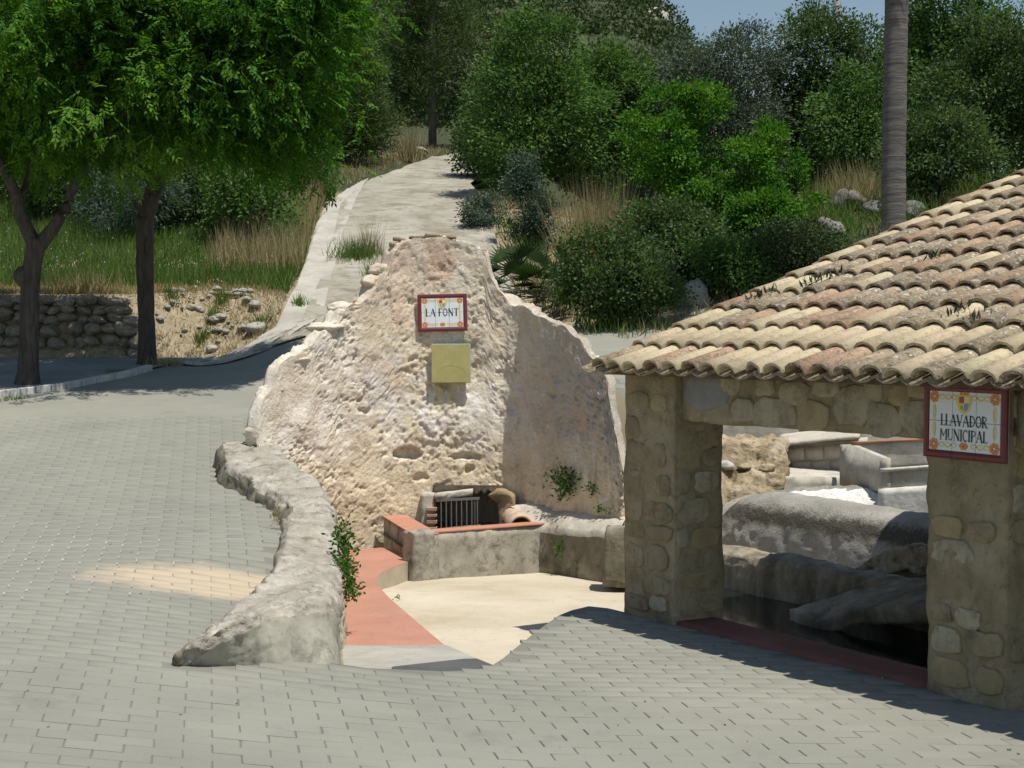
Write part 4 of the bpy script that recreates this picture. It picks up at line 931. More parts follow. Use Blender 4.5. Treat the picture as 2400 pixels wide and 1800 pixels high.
# roof deck
E0 = np.array([.72, 13.31, 0.]); rm0 = float((E0 - P0) @ EV); ra0 = float((E0 - P0) @ AV)
MW, LR = 8.6, 7.6
def RF(m_, l_, z_): return B(rm0 + m_, ra0 + l_, EAVE - .045 + l_ * SL + z_)
rn = unit(np.array([-AV[0] * SL, -AV[1] * SL, 1.])); ra = unit(np.array([AV[0], AV[1], SL]))
mb = MB(); mb.hexa([RF(.05, .06, -.075), RF(MW, .06, -.075), RF(MW, LR, -.075), RF(.05, LR, -.075)], [RF(.05, .06, -.02), RF(MW, .06, -.02), RF(MW, LR, -.02), RF(.05, LR, -.02)])
roof = mb.build('roof', MAT['underroof'], wroot)
bbox_part('wall_plate', .0, 8.2, .03, .40, 2.135, 2.165, MAT['underroof'], roof, 0)
PITCHT, EXP, TL = .245, .45, .52
def tile_geo(seed, seg=6, chip=False):
    r = np.random.RandomState(seed); V = []; n = seg + 1; tk = .021
    for (y, w_, h_) in ((0., .118, .082), (TL, .098, .066)):
        for q in (0, 1):
            for k in range(n):
                an = math.pi * k / seg; ww = w_ - tk * q; hh = h_ - tk * q
                y2 = y + (r.uniform(-.006, .008) + (.05 * max(0, math.cos(an - .5)) if chip else 0) if y == 0 else 0)
                V.append((-ww * math.cos(an) * (.92 + .08 * math.sin(an)), y2, hh * math.sin(an) ** .9 if math.sin(an) > 0 else 0))
    Fc = []
    for k in range(seg):
        Fc += [(k + 1, k, 2 * n + k, 2 * n + k + 1), (n + k, n + k + 1, 3 * n + k + 1, 3 * n + k), (k, k + 1, n + k + 1, n + k)]
    return V, Fc
tmesh = {}
for mt in ('t_cream', 't_pink', 't_grey', 't_lime'):
    tmesh[mt] = [meshdata('roof_tile', *tile_geo(s, 6, s == 3), MAT[mt]) for s in range(4)]
    for me in tmesh[mt]:
        sm = np.ones(len(me.polygons), bool); sm[2::3] = False; me.polygons.foreach_set('use_smooth', sm)
ncol = int(MW / PITCHT); nrow = int(LR / EXP)
rs = np.random.RandomState(8); cand = []
for i in range(nrow):
    for j in range(ncol):
        m_ = (j + .5) * PITCHT + rs.uniform(-.012, .012); l_ = i * EXP - .07 + rs.uniform(-.025, .02); z_ = .012 + .014 + rs.uniform(-.003, .006)
        rz = rs.uniform(-.035, .035); tl_ = -.052 + rs.uniform(-.008, .008); rr = rs.uniform(-.06, .06)
        if i == 0: mt = rs.choice(['t_cream', 't_cream', 't_cream', 't_pink', 't_grey'])
        elif i == 1: mt = rs.choice(['t_cream'] * 6 + ['t_grey'])
        elif i == 2: mt = rs.choice(['t_cream', 't_cream', 't_grey', 't_pink'])
        elif j == 0: mt = rs.choice(['t_cream', 't_cream', 't_pink'])
        else: mt = rs.choice(['t_grey'] * 9 + ['t_pink', 't_pink', 't_cream', 't_cream'] + ['t_lime'] * (rs.rand() < .12))
        q = RF(m_, l_, z_); px, py = proj(q); cand.append((not (px < 2520 and py < 1000), i, j, q, rz, tl_, rr, mt))
vis = [c_ for c_ in cand if not c_[0]]; hid = [c_ for c_ in cand if c_[0]]
vis.sort(key=lambda c_: c_[3][1]); hid += vis[300:]; vis = vis[:300]
def tile_M(q, rz, tl_, rr):
    B3 = Matrix(((EV[0], ra[0], rn[0]), (EV[1], ra[1], rn[1]), (EV[2], ra[2], rn[2])))
    return Matrix.Translation(Vector(q)) @ (B3 @ (Matrix.Rotation(rz, 3, 'Z') @ Matrix.Rotation(tl_, 3, 'X') @ Matrix.Rotation(rr, 3, 'Y'))).to_4x4()
for (_, i, j, q, rz, tl_, rr, mt) in vis:
    link(bpy.data.objects.new('roof_tile', tmesh[mt][3 if (i, j) == (0, 8) else rs.randint(3)]), roof, tile_M(q, rz, tl_, rr))
mb = MB()
for (_, i, j, q, rz, tl_, rr, mt) in hid:
    V, Fc = tile_geo(j % 3); M = tile_M(q, rz, tl_, rr); mb.add([M @ Vector(v) for v in V], Fc)
if mb.V: stuff(mb.build('roof_tiles_beyond', MAT['t_grey'], roof, True))
mb = MB()   # the channel tiles under the covers
for i in range(nrow):
    for j in range(ncol + 1):
        q = RF(j * PITCHT, i * EXP - .05 + rs.uniform(-.03, .03), .035); V = []; n = 6
        for (y, w_, h_) in ((0., .10, .05), (TL, .115, .055)):
            for k in range(n + 1):
                an = math.pi * k / n; V.append((-w_ * math.cos(an), y, -h_ * math.sin(an)))
            for k in range(n + 1):
                an = math.pi * k / n; V.append((-w_ * math.cos(an), y, -h_ * math.sin(an) - .015))
        s = n + 1; M = tile_M(q, rs.uniform(-.02, .02), -.03, 0)
        mb.add([M @ Vector(v) for v in V], [(k, k + 1, 2 * s + k + 1, 2 * s + k) for k in range(n)] + [(k + 1, k, s + k, s + k + 1) for k in range(n)] + [(s + k + 1, s + k, 3 * s + k, 3 * s + k + 1) for k in range(n)])
stuff(mb.build('channel_tiles', MAT['t_grey'], roof, True))
mb = MB(); mb.hexa([RF(.0, .1, -.07), RF(.09, .1, -.07), RF(.09, LR, -.07), RF(.0, LR, -.07)], [RF(.0, .1, .03), RF(.09, .1, .03), RF(.09, LR, .03), RF(.0, LR, .03)]); rough_mesh(mb.build('verge_mortar', MAT['gable'], roof), .15, .008, 5)
# threshold kerb
mb = MB(); mb.hexa([B(.7, .02, -.15), B(3.46, .02, -.15), B(3.46, .42, -.15), B(.7, .42, -.15)], [B(.7, .02, .035), B(3.46, .02, .035), B(3.46, .42, .035), B(.7, .42, .035)])
o = rough_mesh(mb.build('threshold', MAT['redkerb'], wroot), .1, .006, 3)
# inner walls and troughs, all standing beyond the open gable side of the roof
def ridge(name, label, cat, sections, mat, amp, sc, seed, parent=None, nsub=14, prof=6):
    rows = catmull([np.array(s_).ravel() for s_ in sections], nsub); K = len(sections[0]); out = []
    for r_ in rows: out.append(catmull(r_.reshape(K, 3), prof))
    Gd = np.array(out); nu_, nv_2 = Gd.shape[:2]; v = Gd.reshape(-1, 3)
    tu_ = np.gradient(Gd, axis=0); tv_ = np.gradient(Gd, axis=1); n_ = unit(np.cross(tu_, tv_)).reshape(-1, 3)
    v = v + n_ * (amp * (fbm(v, sc, 4, seed) + .5 * fbm(v, sc * 5, 3, seed + 3, .65)))[:, None]
    o_ = ob(name, v, grid_faces(nu_, nv_2), mat, parent, True)
    if label: tag(o_, label, cat)
    return o_, Gd
def zat(px, py, z): return P(px, py, (CAMZ - z) * F / (py - HOR))
sec = []
for m_ in (-3.2, -2.2, -1.2, -.2, .8, 1.8):
    t = .10; a0 = 2.75
    sec.append([B(m_, a0, -.6), B(m_, a0 + .01, -.2), B(m_, a0 + .02, t - .10), B(m_, a0 + .05, t - .02), B(m_, a0 + .14, t), B(m_, a0 + .32, t + .01), B(m_, a0 + .42, t - .03), B(m_, a0 + .46, t - .14), B(m_, a0 + .46, -.6)])
ridge('trough_wall', 'low stained trough wall behind the washhouse pillar with a sunlit top end', 'trough', sec, MAT['stained'], .03, 3, 4)
# rounded grey wall
sec = []
for m_, t in ((-4.6, .05), (-4.2, .34), (-3.6, .44), (-2.6, .44), (-1.6, .42), (-.6, .40), (.6, .38)):
    a0 = 4.75; sec.append([B(m_, a0 - .06, -.6), B(m_, a0 - .05, -.2), B(m_, a0 - .03, t - .42), B(m_, a0 + .02, t - .22), B(m_, a0 + .14, t - .07), B(m_, a0 + .36, t), B(m_, a0 + .56, t - .03), B(m_, a0 + .68, t - .14), B(m_, a0 + .72, -.6)])
ridge('washing_trough', 'long rounded grey cement trough wall stained white along its foot', 'trough', sec, MAT['roundcem'], .02, 3, 14)
# back rim of the trough, limewashed on the inner side
sec = []
for (px, py, d) in ((1640, 1215, 20.1), (1720, 1172, 20.1), (1800, 1156, 20.05), (1900, 1143, 19.95), (2000, 1136, 19.8), (2070, 1150, 19.7), (2110, 1180, 19.6)):
    q = P(px, py, d); z = q[2]; dn = np.array([-.25, -.97, 0])
    sec.append([q + dn * .50 - ZV * (z + .55), q + dn * .47 - ZV * .42, q + dn * .42 - ZV * .22, q + dn * .28 - ZV * .07, q + dn * .10 - ZV * .01, q, q - dn * .18 - ZV * .03, q - dn * .28 - ZV * .2, q - dn * .3 - ZV * (z + .55)])
rimo, Gd = ridge('trough_rim', 'curved grey trough rim with a flaking whitewashed inner face', 'trough', sec, MAT['roundcem2'], .02, 3, 24, None, 30, 12)
rimo.data.materials.append(MAT['limewash']); nvv = Gd.shape[1]; cm = np.zeros(len(rimo.data.polygons) * 3); rimo.data.polygons.foreach_get('center', cm); cm = cm.reshape(-1, 3); jidx = np.arange(len(cm)) % (nvv - 1)
rimo.data.polygons.foreach_set('material_index', (jidx < 43 + 9 * fbm(cm, 2.6, 4, 5) - 14 * smooth(3.6, 3.2, cm[:, 0])).astype(np.int32))
def pxprism(name, label, cat, pts, ext, mat, amp=.015, res=.06, sc=3, seed=0, parent=None):
    mb = MB(); mb.prism([P(*p_) for p_ in pts], ext); o_ = mb.build(name, mat, parent)
    bm = bmesh.new(); bm.from_mesh(o_.data); bmesh.ops.recalc_face_normals(bm, faces=bm.faces); bmesh.ops.triangulate(bm, faces=[f for f in bm.faces if len(f.verts) > 4]); bm.to_mesh(o_.data); bm.free()
    rough_mesh(o_, res, amp, sc, seed)
    if label: tag(o_, label, cat)
    return o_
pxprism('limewashed_wall', 'whitewashed wall face under the grey cement seat', 'wall', [(2058, 1146, 19.3), (2330, 1126, 18.7), (2330, 1260, 18.7), (2058, 1260, 19.3)], AV * .35, MAT['limewash'], .012, .07, 3, 3)
seat = root('cement_seat', P(2120, 1148, 19.4), 'grey cement seat block with a pale slab and a sloping side cheek', 'seat')
pxprism('seat_front', None, None, [(2064, 1106, 19.32), (2330, 1086, 18.72), (2330, 1128, 18.72), (2064, 1148, 19.32)], AV * .5, MAT['block'], .008, .07, 3, 4, seat)
pxprism('seat_slab', None, None, [(2062, 1098, 19.29), (2330, 1079, 18.69), (2330, 1087, 18.69), (2062, 1107, 19.29)], AV * .75, MAT['limewash'], .003, .07, 3, 5, seat)
pxprism('seat_back', None, None, [(1995, 1040, 20.3), (2330, 1024, 19.5), (2330, 1092, 19.5), (1995, 1112, 20.3)], AV * .25, MAT['block'], .006, .07, 3, 6, seat)
pxprism('back_coping', None, None, [(1995, 1035, 20.28), (2330, 1019, 19.48), (2330, 1025, 19.48), (1995, 1041, 20.28)], AV * .26, MAT['redcap'], .002, .1, 3, 6, seat)
mb = MB(); mb.prism([P(2066, 1150, 19.3), P(2066, 1074, 19.3), P(1990, 1042, 20.35), P(1968, 1042, 20.5), P(1968, 1150, 20.5)], EV * .10 + AV * .06); o = mb.build('side_cheek', MAT['block'], seat)
bm = bmesh.new(); bm.from_mesh(o.data); bmesh.ops.recalc_face_normals(bm, faces=bm.faces); bm.to_mesh(o.data); bm.free(); rough_mesh(o, .07, .006, 3, 8)
pxprism('stone_shelf', 'flat cement shelf with a shaded front before the coursed wall', 'shelf', [(1802, 1116, 20.35), (1978, 1119, 20.6), (1978, 1190, 20.6), (1812, 1190, 20.35)], (.25, 1.1, .035), MAT['block'], .018, .07, 3, 11)
pxprism('coursed_wall', 'short whitish wall of coursed blocks with a projecting top slab', 'wall', [(1838, 1044, 21.6), (2020, 1030, 21.3), (2020, 1130, 21.3), (1838, 1140, 21.6)], (.2, .5, 0), MAT['block'], .004, .08, 3, 12)
cw = bpy.data.objects['coursed_wall']
for r_ in range(2):   # block courses laid over the core
    for q in range(4):
        x0 = 1842 + 45 * q + (14 if r_ else 0); d0 = 21.55 - .07 * q; y0 = 1052 - 3.2 * q + r_ * 32
        pxprism('block', None, None, [(x0, y0, d0), (x0 + 43, y0 - 3, d0 - .07), (x0 + 43, y0 + 26, d0 - .07), (x0, y0 + 29, d0)], (0.02, .1, 0), MAT['block'], .008, .07, 4, 30 + q + r_ * 5, cw)
pxprism('top_slab', None, None, [(1815, 1038, 21.35), (2015, 1020, 21.05), (2015, 1028, 21.05), (1815, 1048, 21.35)], (.3, 1.2, .05), MAT['ledge'], .010, .08, 3, 13, cw)
pxprism('rubble_wall', 'ochre rubble wall with pale loose stones seen through the washhouse opening', 'wall', [(1560, 1036, 20.6), (1838, 1042, 20.6), (1838, 1110, 20.4), (1822, 1170, 20.2), (1560, 1260, 19.8)], (.25, 1.2, 0), MAT['rubble'], .07, .04, 5.5, 14)
rw = bpy.data.objects['rubble_wall']; rs = np.random.RandomState(61)
for (px, py, r) in ((1700, 1092, .10), (1745, 1092, .08), (1795, 1097, .10), (1762, 1152, .15), (1792, 1152, .12), (1812, 1120, .09)):
    stone_part(px, py, 20.42, (r, r * .8, r * .7), MAT['rubble' if rs.rand() < .6 else 'rock'], rs.randint(999), rw)
pxprism('rear_wall', 'tall plain retaining wall at the back of the washhouse yard', 'wall', [(1530, 880, 22.6), (2700, 880, 22.6), (2700, 1260, 22.6), (1530, 1260, 22.6)], (0, .5, 0), MAT['block'], .02, .3, 2, 15)
pxprism('broken_stone', 'pointed broken stone slab half in sun beside the low stained trough wall', 'stone', [(1985, 1345, 16.6), (2070, 1292, 16.6), (2130, 1280, 16.5), (2165, 1288, 16.4), (2170, 1318, 16.4), (2152, 1354, 16.4), (2128, 1334, 16.5), (2060, 1350, 16.55), (2000, 1364, 16.6)], AV * .7 - EV * .2, MAT['rubble'], .025, .05, 5, 16)
pxprism('washing_slab', 'dark grey sloping washing slab above the black water behind the red threshold', 'slab', [(1850, 1428, 14.6), (1985, 1384, 14.6), (2200, 1356, 14.2), (2290, 1372, 13.6), (2240, 1412, 13.2), (2000, 1430, 13.9), (1915, 1462, 14.2)], (0, .05, -.16), MAT['stained'], .02, .05, 3, 17)
struct(MB().add([B(.9, .43, -.30), B(4.5, .43, -.30), B(4.5, 3.0, -.30), B(-2.6, 3.0, -.30), B(-2.6, 2.2, -.30)], [(0, 1, 2, 3, 4)]).build('trough_water', MAT['water']))

# ------------------------------------------------------------------ leaves
def leafV(pos, dirv, side, ln, wd, fold=.0):
    n = len(pos); ln = np.broadcast_to(ln, (n,))[:, None]; wd = np.broadcast_to(wd, (n,))[:, None]
    nr_ = np.cross(dirv, side); V = np.empty((n, 4, 3))
    V[:, 0] = pos; V[:, 1] = pos + dirv * ln * .45 + side * wd * .5 + nr_ * wd * fold; V[:, 2] = pos + dirv * ln; V[:, 3] = pos + dirv * ln * .45 - side * wd * .5 + nr_ * wd * fold
    return V.reshape(-1, 3), np.arange(4 * n).reshape(n, 4)
def rdir(rs, n): return unit(rs.normal(size=(n, 3)))
def sides(rs, d): return unit(np.cross(d, rs.normal(size=d.shape)))
def in_ells(rs, ells, n, r0=.45):
    w = np.array([e[3] * e[4] * e[5] for e in ells]) ** .7; w /= w.sum(); k = rs.choice(len(ells), n, p=w); E = np.array(ells)[k]
    dv = rdir(rs, n); r = (rs.uniform(r0 ** 3, 1, n)) ** (1 / 3)
    return E[:, :3] + dv * E[:, 3:6] * r[:, None], unit(dv / E[:, 3:6])
def foliage(rs, ells, ncl, per, crad, ln, wd, droop=.2, r0=.45, gap=.0, spread=.8):
    ln = ln * 1.25; wd = wd * 1.3; crad = crad * .82; ncl = int(ncl * .85); per = int(per * 1.1)
    c, o_ = in_ells(rs, ells, ncl, r0)
    if gap: keep = fbm(c, gap, 2, rs.randint(99)) > -.28; c, o_ = c[keep], o_[keep]
    n = len(c) * per; cc = np.repeat(c, per, 0); oo = np.repeat(o_, per, 0)
    off = rs.normal(size=(n, 3)) * crad * np.array([1, 1, .75]); pos = cc + off
    d = unit(oo * .6 + unit(off) * .7 + rs.normal(size=(n, 3)) * spread * .6 + np.array([0, 0, -droop]))
    V, Fc = leafV(pos, d, sides(rs, d), rs.uniform(.65, 1.25, n) * ln, rs.uniform(.7, 1.2, n) * wd, .12)
    tint = np.clip(np.repeat(rs.beta(2.2, 2.6, len(c)), per) * .75 + rs.uniform(0, .32, n), 0, 1)
    return V, Fc, tint, c
def limb(mb, a, b, r0, r1, rs, n=6, wob=.08, seg=7):
    a = np.array(a, float); b = np.array(b, float); L_ = np.linalg.norm(b - a); pts = [a + (b - a) * t + rs.normal(size=3) * wob * L_ * math.sin(t * math.pi) * .5 for t in np.linspace(0, 1, n)]
    mb.tube(pts, np.linspace(r0, r1, n), seg); return pts
def shrub(name, label, cat, x, d, ells, mat, ncl, per, crad, ln, wd, seed, group=None, stems=6, bark='bark', droop=.1, gap=.9, r0=.35, tall=None):
    rs = np.random.RandomState(seed); z = h1(x, d); base = np.array([x, d, z])
    E = [(x + e[0], d + e[1], z + e[2], e[3], e[4], e[5]) for e in ells]
    r_ = root(name, base, label, cat, group)
    V, Fc, tint, c = foliage(rs, E, ncl, per, crad, ln, wd, droop, r0, gap)
    ob('crown', V, Fc, L[mat], r_, False, tint)
    mb = MB(); top = np.mean([e[:3] for e in E], axis=0)
    if tall:
        pts = limb(mb, base - ZV * .1, base + (top - base) * np.array([.5, .5, tall]), .03 + .02 * (top[2] - z), .03 + .012 * (top[2] - z), rs, 6, .06)
        hub = pts[-1]
    else: hub = base
    for k in range(stems):
        t_ = c[rs.randint(len(c))]; limb(mb, hub - ZV * .05, hub + (t_ - hub) * .85, .03 if not tall else .02 + .006 * (top[2] - z), .008, rs, 5, .12, 5)
    mb.build('trunk' if tall else 'stems', MAT[bark], r_, True)
    return r_

# ---- street trees
def street_tree(label, base, trunk, forks, ells, nsp, seed, lumps=()):
    rs = np.random.RandomState(seed); r_ = root('street_tree', base, label, 'tree', None)
    mb = MB(); tp_ = catmull([p_ for p_, q in trunk], 5); rad = np.interp(np.linspace(0, 1, len(tp_)), np.linspace(0, 1, len(trunk)), [q for p_, q in trunk])
    rad = .76 * rad * (1 + .07 * fbm(tp_, 5, 2, seed)); mb.tube(tp_, rad, 14)
    for (p_, q) in lumps: pass
    tk = mb.build('trunk', MAT['bark'], r_, True); ends = []
    for fk in forks:
        mb = MB(); fp = catmull([p_ for p_, q in fk], 5); mb.tube(fp, np.interp(np.linspace(0, 1, len(fp)), np.linspace(0, 1, len(fk)), [q * .8 for p_, q in fk]), 10); mb.build('limb', MAT['bark'], r_, True); ends.append(fp[-1]); ends.append(fp[len(fp) // 2])
    for k, (p_, q) in enumerate(lumps): blob('burr', p_, (q, q, q * 1.3), MAT['bark'], tk, seed + k, .2, 3)
    c, o_ = in_ells(rs, ells, 420, .5)
    keep = (fbm(c, .55, 2, seed) > -.38); c, o_ = c[keep], o_[keep]
    mb = MB()
    for k in range(26):
        t_ = c[rs.randint(len(c))]; e_ = min(ends, key=lambda q: np.linalg.norm(q - t_)); limb(mb, e_, e_ + (t_ - e_) * .92, .028, .008, rs, 6, .1, 5)
    mb.build('twigs', MAT['bark'], r_, True)
    # pinnate sprays
    per = nsp // len(c); ns = len(c) * per; cc = np.repeat(c, per, 0); oo = np.repeat(o_, per, 0); cr = np.repeat(rs.uniform(.22, .42, len(c)), per)[:, None]
    org = cc + rs.normal(size=(ns, 3)) * cr * np.array([1, 1, .7]); rach = unit(oo * .5 + rs.normal(size=(ns, 3)) * .55 + np.array([0, 0, -.45])); sd = unit(np.cross(rach, np.tile(ZV, (ns, 1)) + rs.normal(size=(ns, 3)) * .3))
    pos = []; dr = []; sds = []; ct = np.repeat(rs.beta(2, 2.4, len(c)), per); tt = []
    for k in range(9):
        s_ = 0 if k == 8 else (1 if k % 2 else -1); t_ = .05 + .065 * (k // 2)
        pos.append(org + rach * t_); dd = unit(rach * (.75 if s_ else 1.) + sd * s_ * .85 + np.array([0, 0, -.25]) + rs.normal(size=(ns, 3)) * .12); dr.append(dd)
        sds.append(unit(np.cross(dd, np.cross(rach, sd) + rs.normal(size=(ns, 3)) * .35))); tt.append(np.clip(ct * .8 + rs.uniform(0, .3, ns), 0, 1))
    pos = np.vstack(pos); dr = np.vstack(dr); V, Fc = leafV(pos, dr, np.vstack(sds), rs.uniform(.8, 1.25, len(pos)) * .105, rs.uniform(.8, 1.2, len(pos)) * .042, .1)
    ob('crown', V, Fc, L['ash'], r_, False, np.concatenate(tt)); return r_
D1, D2 = 25.3, 27.8
b1 = G(62, 903, 20, 29); b2 = G(345, 857, 20, 29.3)
D1, D2 = b1[1], b2[1]
street_tree('two stemmed leafy street tree forking low beside the kerb', b1,
    [(b1 - ZV * .15, .30), (P(66, 870, D1), .235), (P(68, 780, D1), .20), (P(70, 690, D1), .20), (P(76, 620, D1), .20), (P(88, 560, D1), .21)],
    [[(P(84, 580, D1), .16), (P(52, 510, D1), .13), (P(40, 460, D1), .12), (P(10, 400, D1 - .3), .10), (P(-40, 300, D1 - .3), .07)], [(P(92, 575, D1), .16), (P(135, 520, D1), .12), (P(165, 455, D1), .10), (P(200, 400, D1 - .2), .09), (P(250, 320, D1 - .3), .06)], [(P(45, 480, D1), .08), (P(62, 420, D1 + .2), .06), (P(90, 300, D1 + .3), .04)]],
    [(-8.2, D1 + .6, 7.3, 3.1, 3.2, 2.2), (-6.5, D1 - .6, 6.6, 1.7, 1.9, 1.7), (-10.2, D1 + .8, 6.9, 2.2, 3.0, 1.9), (-7.6, D1 + .2, 8.6, 3.2, 3.0, 1.6), (-9.3, D1 + 2.6, 7.0, 2.8, 1.8, 1.7)], 11500, 5, [(P(52, 650, D1 - .05), .13)])
street_tree('single stemmed leafy street tree with a dark trunk before the rubble bank', b2,
    [(b2 - ZV * .15, .28), (P(345, 820, D2), .215), (P(343, 740, D2), .20), (P(340, 640, D2), .205), (P(340, 560, D2), .21), (P(342, 500, D2), .22), (P(358, 455, D2), .20)],
    [[(P(355, 470, D2), .16), (P(385, 410, D2), .12), (P(430, 345, D2 - .3), .09), (P(500, 250, D2 - .5), .06)], [(P(352, 465, D2), .13), (P(352, 400, D2 - .2), .10), (P(345, 300, D2 - .2), .06)], [(P(362, 460, D2), .10), (P(420, 380, D2 + .3), .08), (P(540, 290, D2 + .3), .05)]],
    [(-4.85, D2 - 2.6, 7.3, 2.0, 1.8, 2.0), (-3.75, D2 - 2.6, 7.4, 1.05, 1.4, 1.9), (-5.9, D2 - 2.0, 7.0, 1.7, 1.8, 1.5), (-4.4, D2 - 2.7, 8.4, 1.9, 1.7, 1.5), (-3.75, D2 - 2.7, 5.75, .5, .7, .65), (-5.1, D2 - 2.9, 6.25, 1.3, 1.1, .75)], 12500, 6, [(P(331, 520, D2 - .06), .14)])

# ---- pines
def pine(label, x, d, ht, rad, seed, ncl=420, lean=0):
    rs = np.random.RandomState(seed); z = h1(x, d); base = np.array([x, d, z]); r_ = root('pine_tree', base, label, 'tree')
    mb = MB(); top = base + np.array([lean, 0, ht]); mb.tube([base - ZV * .2, base + (top - base) * .5, top], [.18, .12, .03], 9)
    c = []; 
    for k in range(85):
        t_ = rs.uniform(.08, 1); rr = rad * (1 - t_ ** 1.8) * rs.uniform(.7, 1.05) + .25; an = rs.uniform(0, 6.283); a = base + (top - base) * t_; b = a + np.array([math.cos(an) * rr, math.sin(an) * rr, rr * .25 + .15])
        limb(mb, a, b, .035, .01, rs, 5, .06, 5)
        for q in np.linspace(.35, 1, 8): c.append(a + (b - a) * q + rs.normal(size=3) * .22)
    mb.build('trunk', MAT['bark2'], r_, True); c = np.array(c); per = 80; n = len(c) * per; cc = np.repeat(c, per, 0); off = rs.normal(size=(n, 3)) * .22
    dv = unit(unit(off) + np.array([0, 0, .45]) + rs.normal(size=(n, 3)) * .35); V, Fc = leafV(cc + off, dv, sides(rs, dv), rs.uniform(.16, .28, n), .032)
    ob('crown', V, Fc, L['pine'], r_, False, np.clip(np.repeat(rs.beta(2, 2, len(c)), per) * .8 + rs.uniform(0, .3, n), 0, 1)); return r_
pine('tall dark conical pine where the pale track bends', -3.3, 64, 10.5, 2.7, 1)
pine('small bushy young pine at the left of the track bend', -5.9, 55, 3.6, 1.5, 2)
pine('tall slim pine behind the leafy street tree crowns', -8.3, 52, 9.5, 2.2, 3)
pine('broad pine beyond the grey green bank shrubs', -11.5, 49, 8.5, 2.6, 4)

# ---- shrubs and trees of the slope
E1 = lambda h_, w_, dp=None: [(0, 0, h_ * .55, w_, dp or w_, h_ * .5), (w_ * .45, -.1, h_ * .38, w_ * .6, w_ * .6, h_ * .36), (-w_ * .45, .1, h_ * .4, w_ * .6, w_ * .6, h_ * .38), (w_ * .15, 0, h_ * .8, w_ * .55, w_ * .55, h_ * .26)]
def px2x(px, d): return (px - CX) / F * d
# left bank
shrub('shrub', 'light green leafy shrub rising from the long grass left of the track', 'shrub', px2x(560, 37), 37, E1(2.1, 1.3), 'green', 240, 55, .20, .10, .05, 21)
shrub('shrub', 'grey green feathery shrub behind the dark street tree trunk', 'shrub', px2x(300, 38), 38, E1(2.2, 1.2), 'grey', 240, 60, .22, .16, .018, 22)
shrub('shrub', 'dense dark green shrub behind the forked street tree', 'shrub', px2x(190, 40), 40, E1(2.4, 1.5), 'dark', 260, 55, .22, .10, .05, 23)
shrub('shrub', 'low mid green shrub beside the feathery grey shrub', 'shrub', px2x(420, 39), 39, E1(1.7, 1.2), 'dark', 220, 50, .2, .09, .045, 24)
shrub('shrub', 'tall green shrub at the back of the grassy bank', 'shrub', px2x(20, 42), 42, E1(3.2, 1.8), 'green', 260, 55, .25, .11, .05, 25)
shrub('shrub', 'rounded green shrub by the track under the tree crown', 'shrub', px2x(680, 43), 43, E1(2.2, 1.2), 'green', 220, 50, .22, .1, .05, 26)
for k, (px, d, h_, w_) in enumerate(((-60, 52, 6, 3), (260, 54, 6.5, 3), (520, 56, 7, 2.6), (760, 58, 6, 2.2))):
    shrub('tree', 'dark evergreen tree in the row behind the street tree crowns', 'tree', px2x(px, d), d, E1(h_, w_), 'dark', 280, 60, .34, .14, .07, 40 + k, 'evergreens behind the street trees', tall=.5)
# right of the track
shrub('shrub', 'dark evergreen thicket where the track disappears at the bend', 'shrub', px2x(1165, 50), 50, E1(2.6, 1.3), 'dark', 260, 55, .26, .11, .05, 50)
shrub('tree', 'big rounded mid green tree overhanging the right side of the track', 'tree', px2x(1250, 44), 44, [(0, 0, 2.9, 1.9, 1.6, 2.2), (-.5, -.2, 1.6, 1.5, 1.4, 1.5), (.9, 0, 2.4, 1.4, 1.3, 1.9), (.1, 0, 4.4, 1.2, 1.1, 1.3)], 'green', 620, 60, .25, .105, .05, 51, tall=.4, gap=.8)
shrub('tree', 'second green tree crowded against the rounded tree by the track', 'tree', px2x(1400, 46), 46, [(0, 0, 2.6, 1.6, 1.5, 2.0), (.4, 0, 4.0, 1.1, 1.1, 1.2)], 'green', 420, 60, .26, .105, .05, 52, tall=.4, gap=.8)
shrub('shrub', 'upright silvery green shrub at the track edge above the fan palm', 'shrub', px2x(1235, 37), 37, [(0, 0, .9, .55, .5, .9), (-.1, 0, 1.7, .3, .3, .6), (.3, 0, .6, .5, .5, .6)], 'grey', 190, 60, .15, .07, .03, 53)
shrub('shrub', 'low grey shrub trailing on the track verge', 'shrub', px2x(1150, 39), 39, E1(.8, .7), 'grey', 110, 50, .13, .07, .03, 54)
shrub('tree', 'bright green lentisk tree lit by the sun behind the brambles', 'tree', px2x(1640, 36), 36, [(-.6, 0, 2.3, 1.35, 1.2, 1.2), (.5, -.2, 1.5, 1.3, 1.2, 1.2), (-1.0, -.1, 1.2, 1.0, 1.0, 1.0), (1.5, 0, 1.7, .9, .9, 1.1), (1.9, -.3, .8, .8, .8, .7), (.2, 0, 2.9, .8, .8, .6)], 'bright', 420, 110, .15, .075, .05, 55, tall=.3, gap=1.1, r0=.6)
shrub('shrub', 'bright yellow green bush below the lentisk tree', 'shrub', px2x(1790, 32.5), 32.5, E1(1.15, .8), 'bright', 170, 70, .14, .07, .045, 56, gap=1.4)
shrub('shrub', 'dark bramble thicket at the road edge below the fan palm', 'shrub', px2x(1445, 28.5), 28.5, [(0, 0, .85, .95, .8, .85), (.5, -.3, .6, .8, .7, .6), (-.5, .3, 1.1, .7, .7, .8), (.35, .3, 1.4, .7, .6, .6)], 'dark', 460, 70, .16, .06, .04, 57, gap=1.1)
shrub('shrub', 'leafy dark bush behind the bramble thicket', 'shrub', px2x(1560, 31), 31, E1(1.6, 1.1), 'dark', 320, 65, .17, .07, .04, 58, gap=1.1)
shrub('shrub', 'low straggling green bush beside the washhouse verge', 'shrub', px2x(1680, 29.5), 29.5, E1(1.1, 1.0), 'green', 280, 60, .16, .065, .035, 59, gap=1.2)
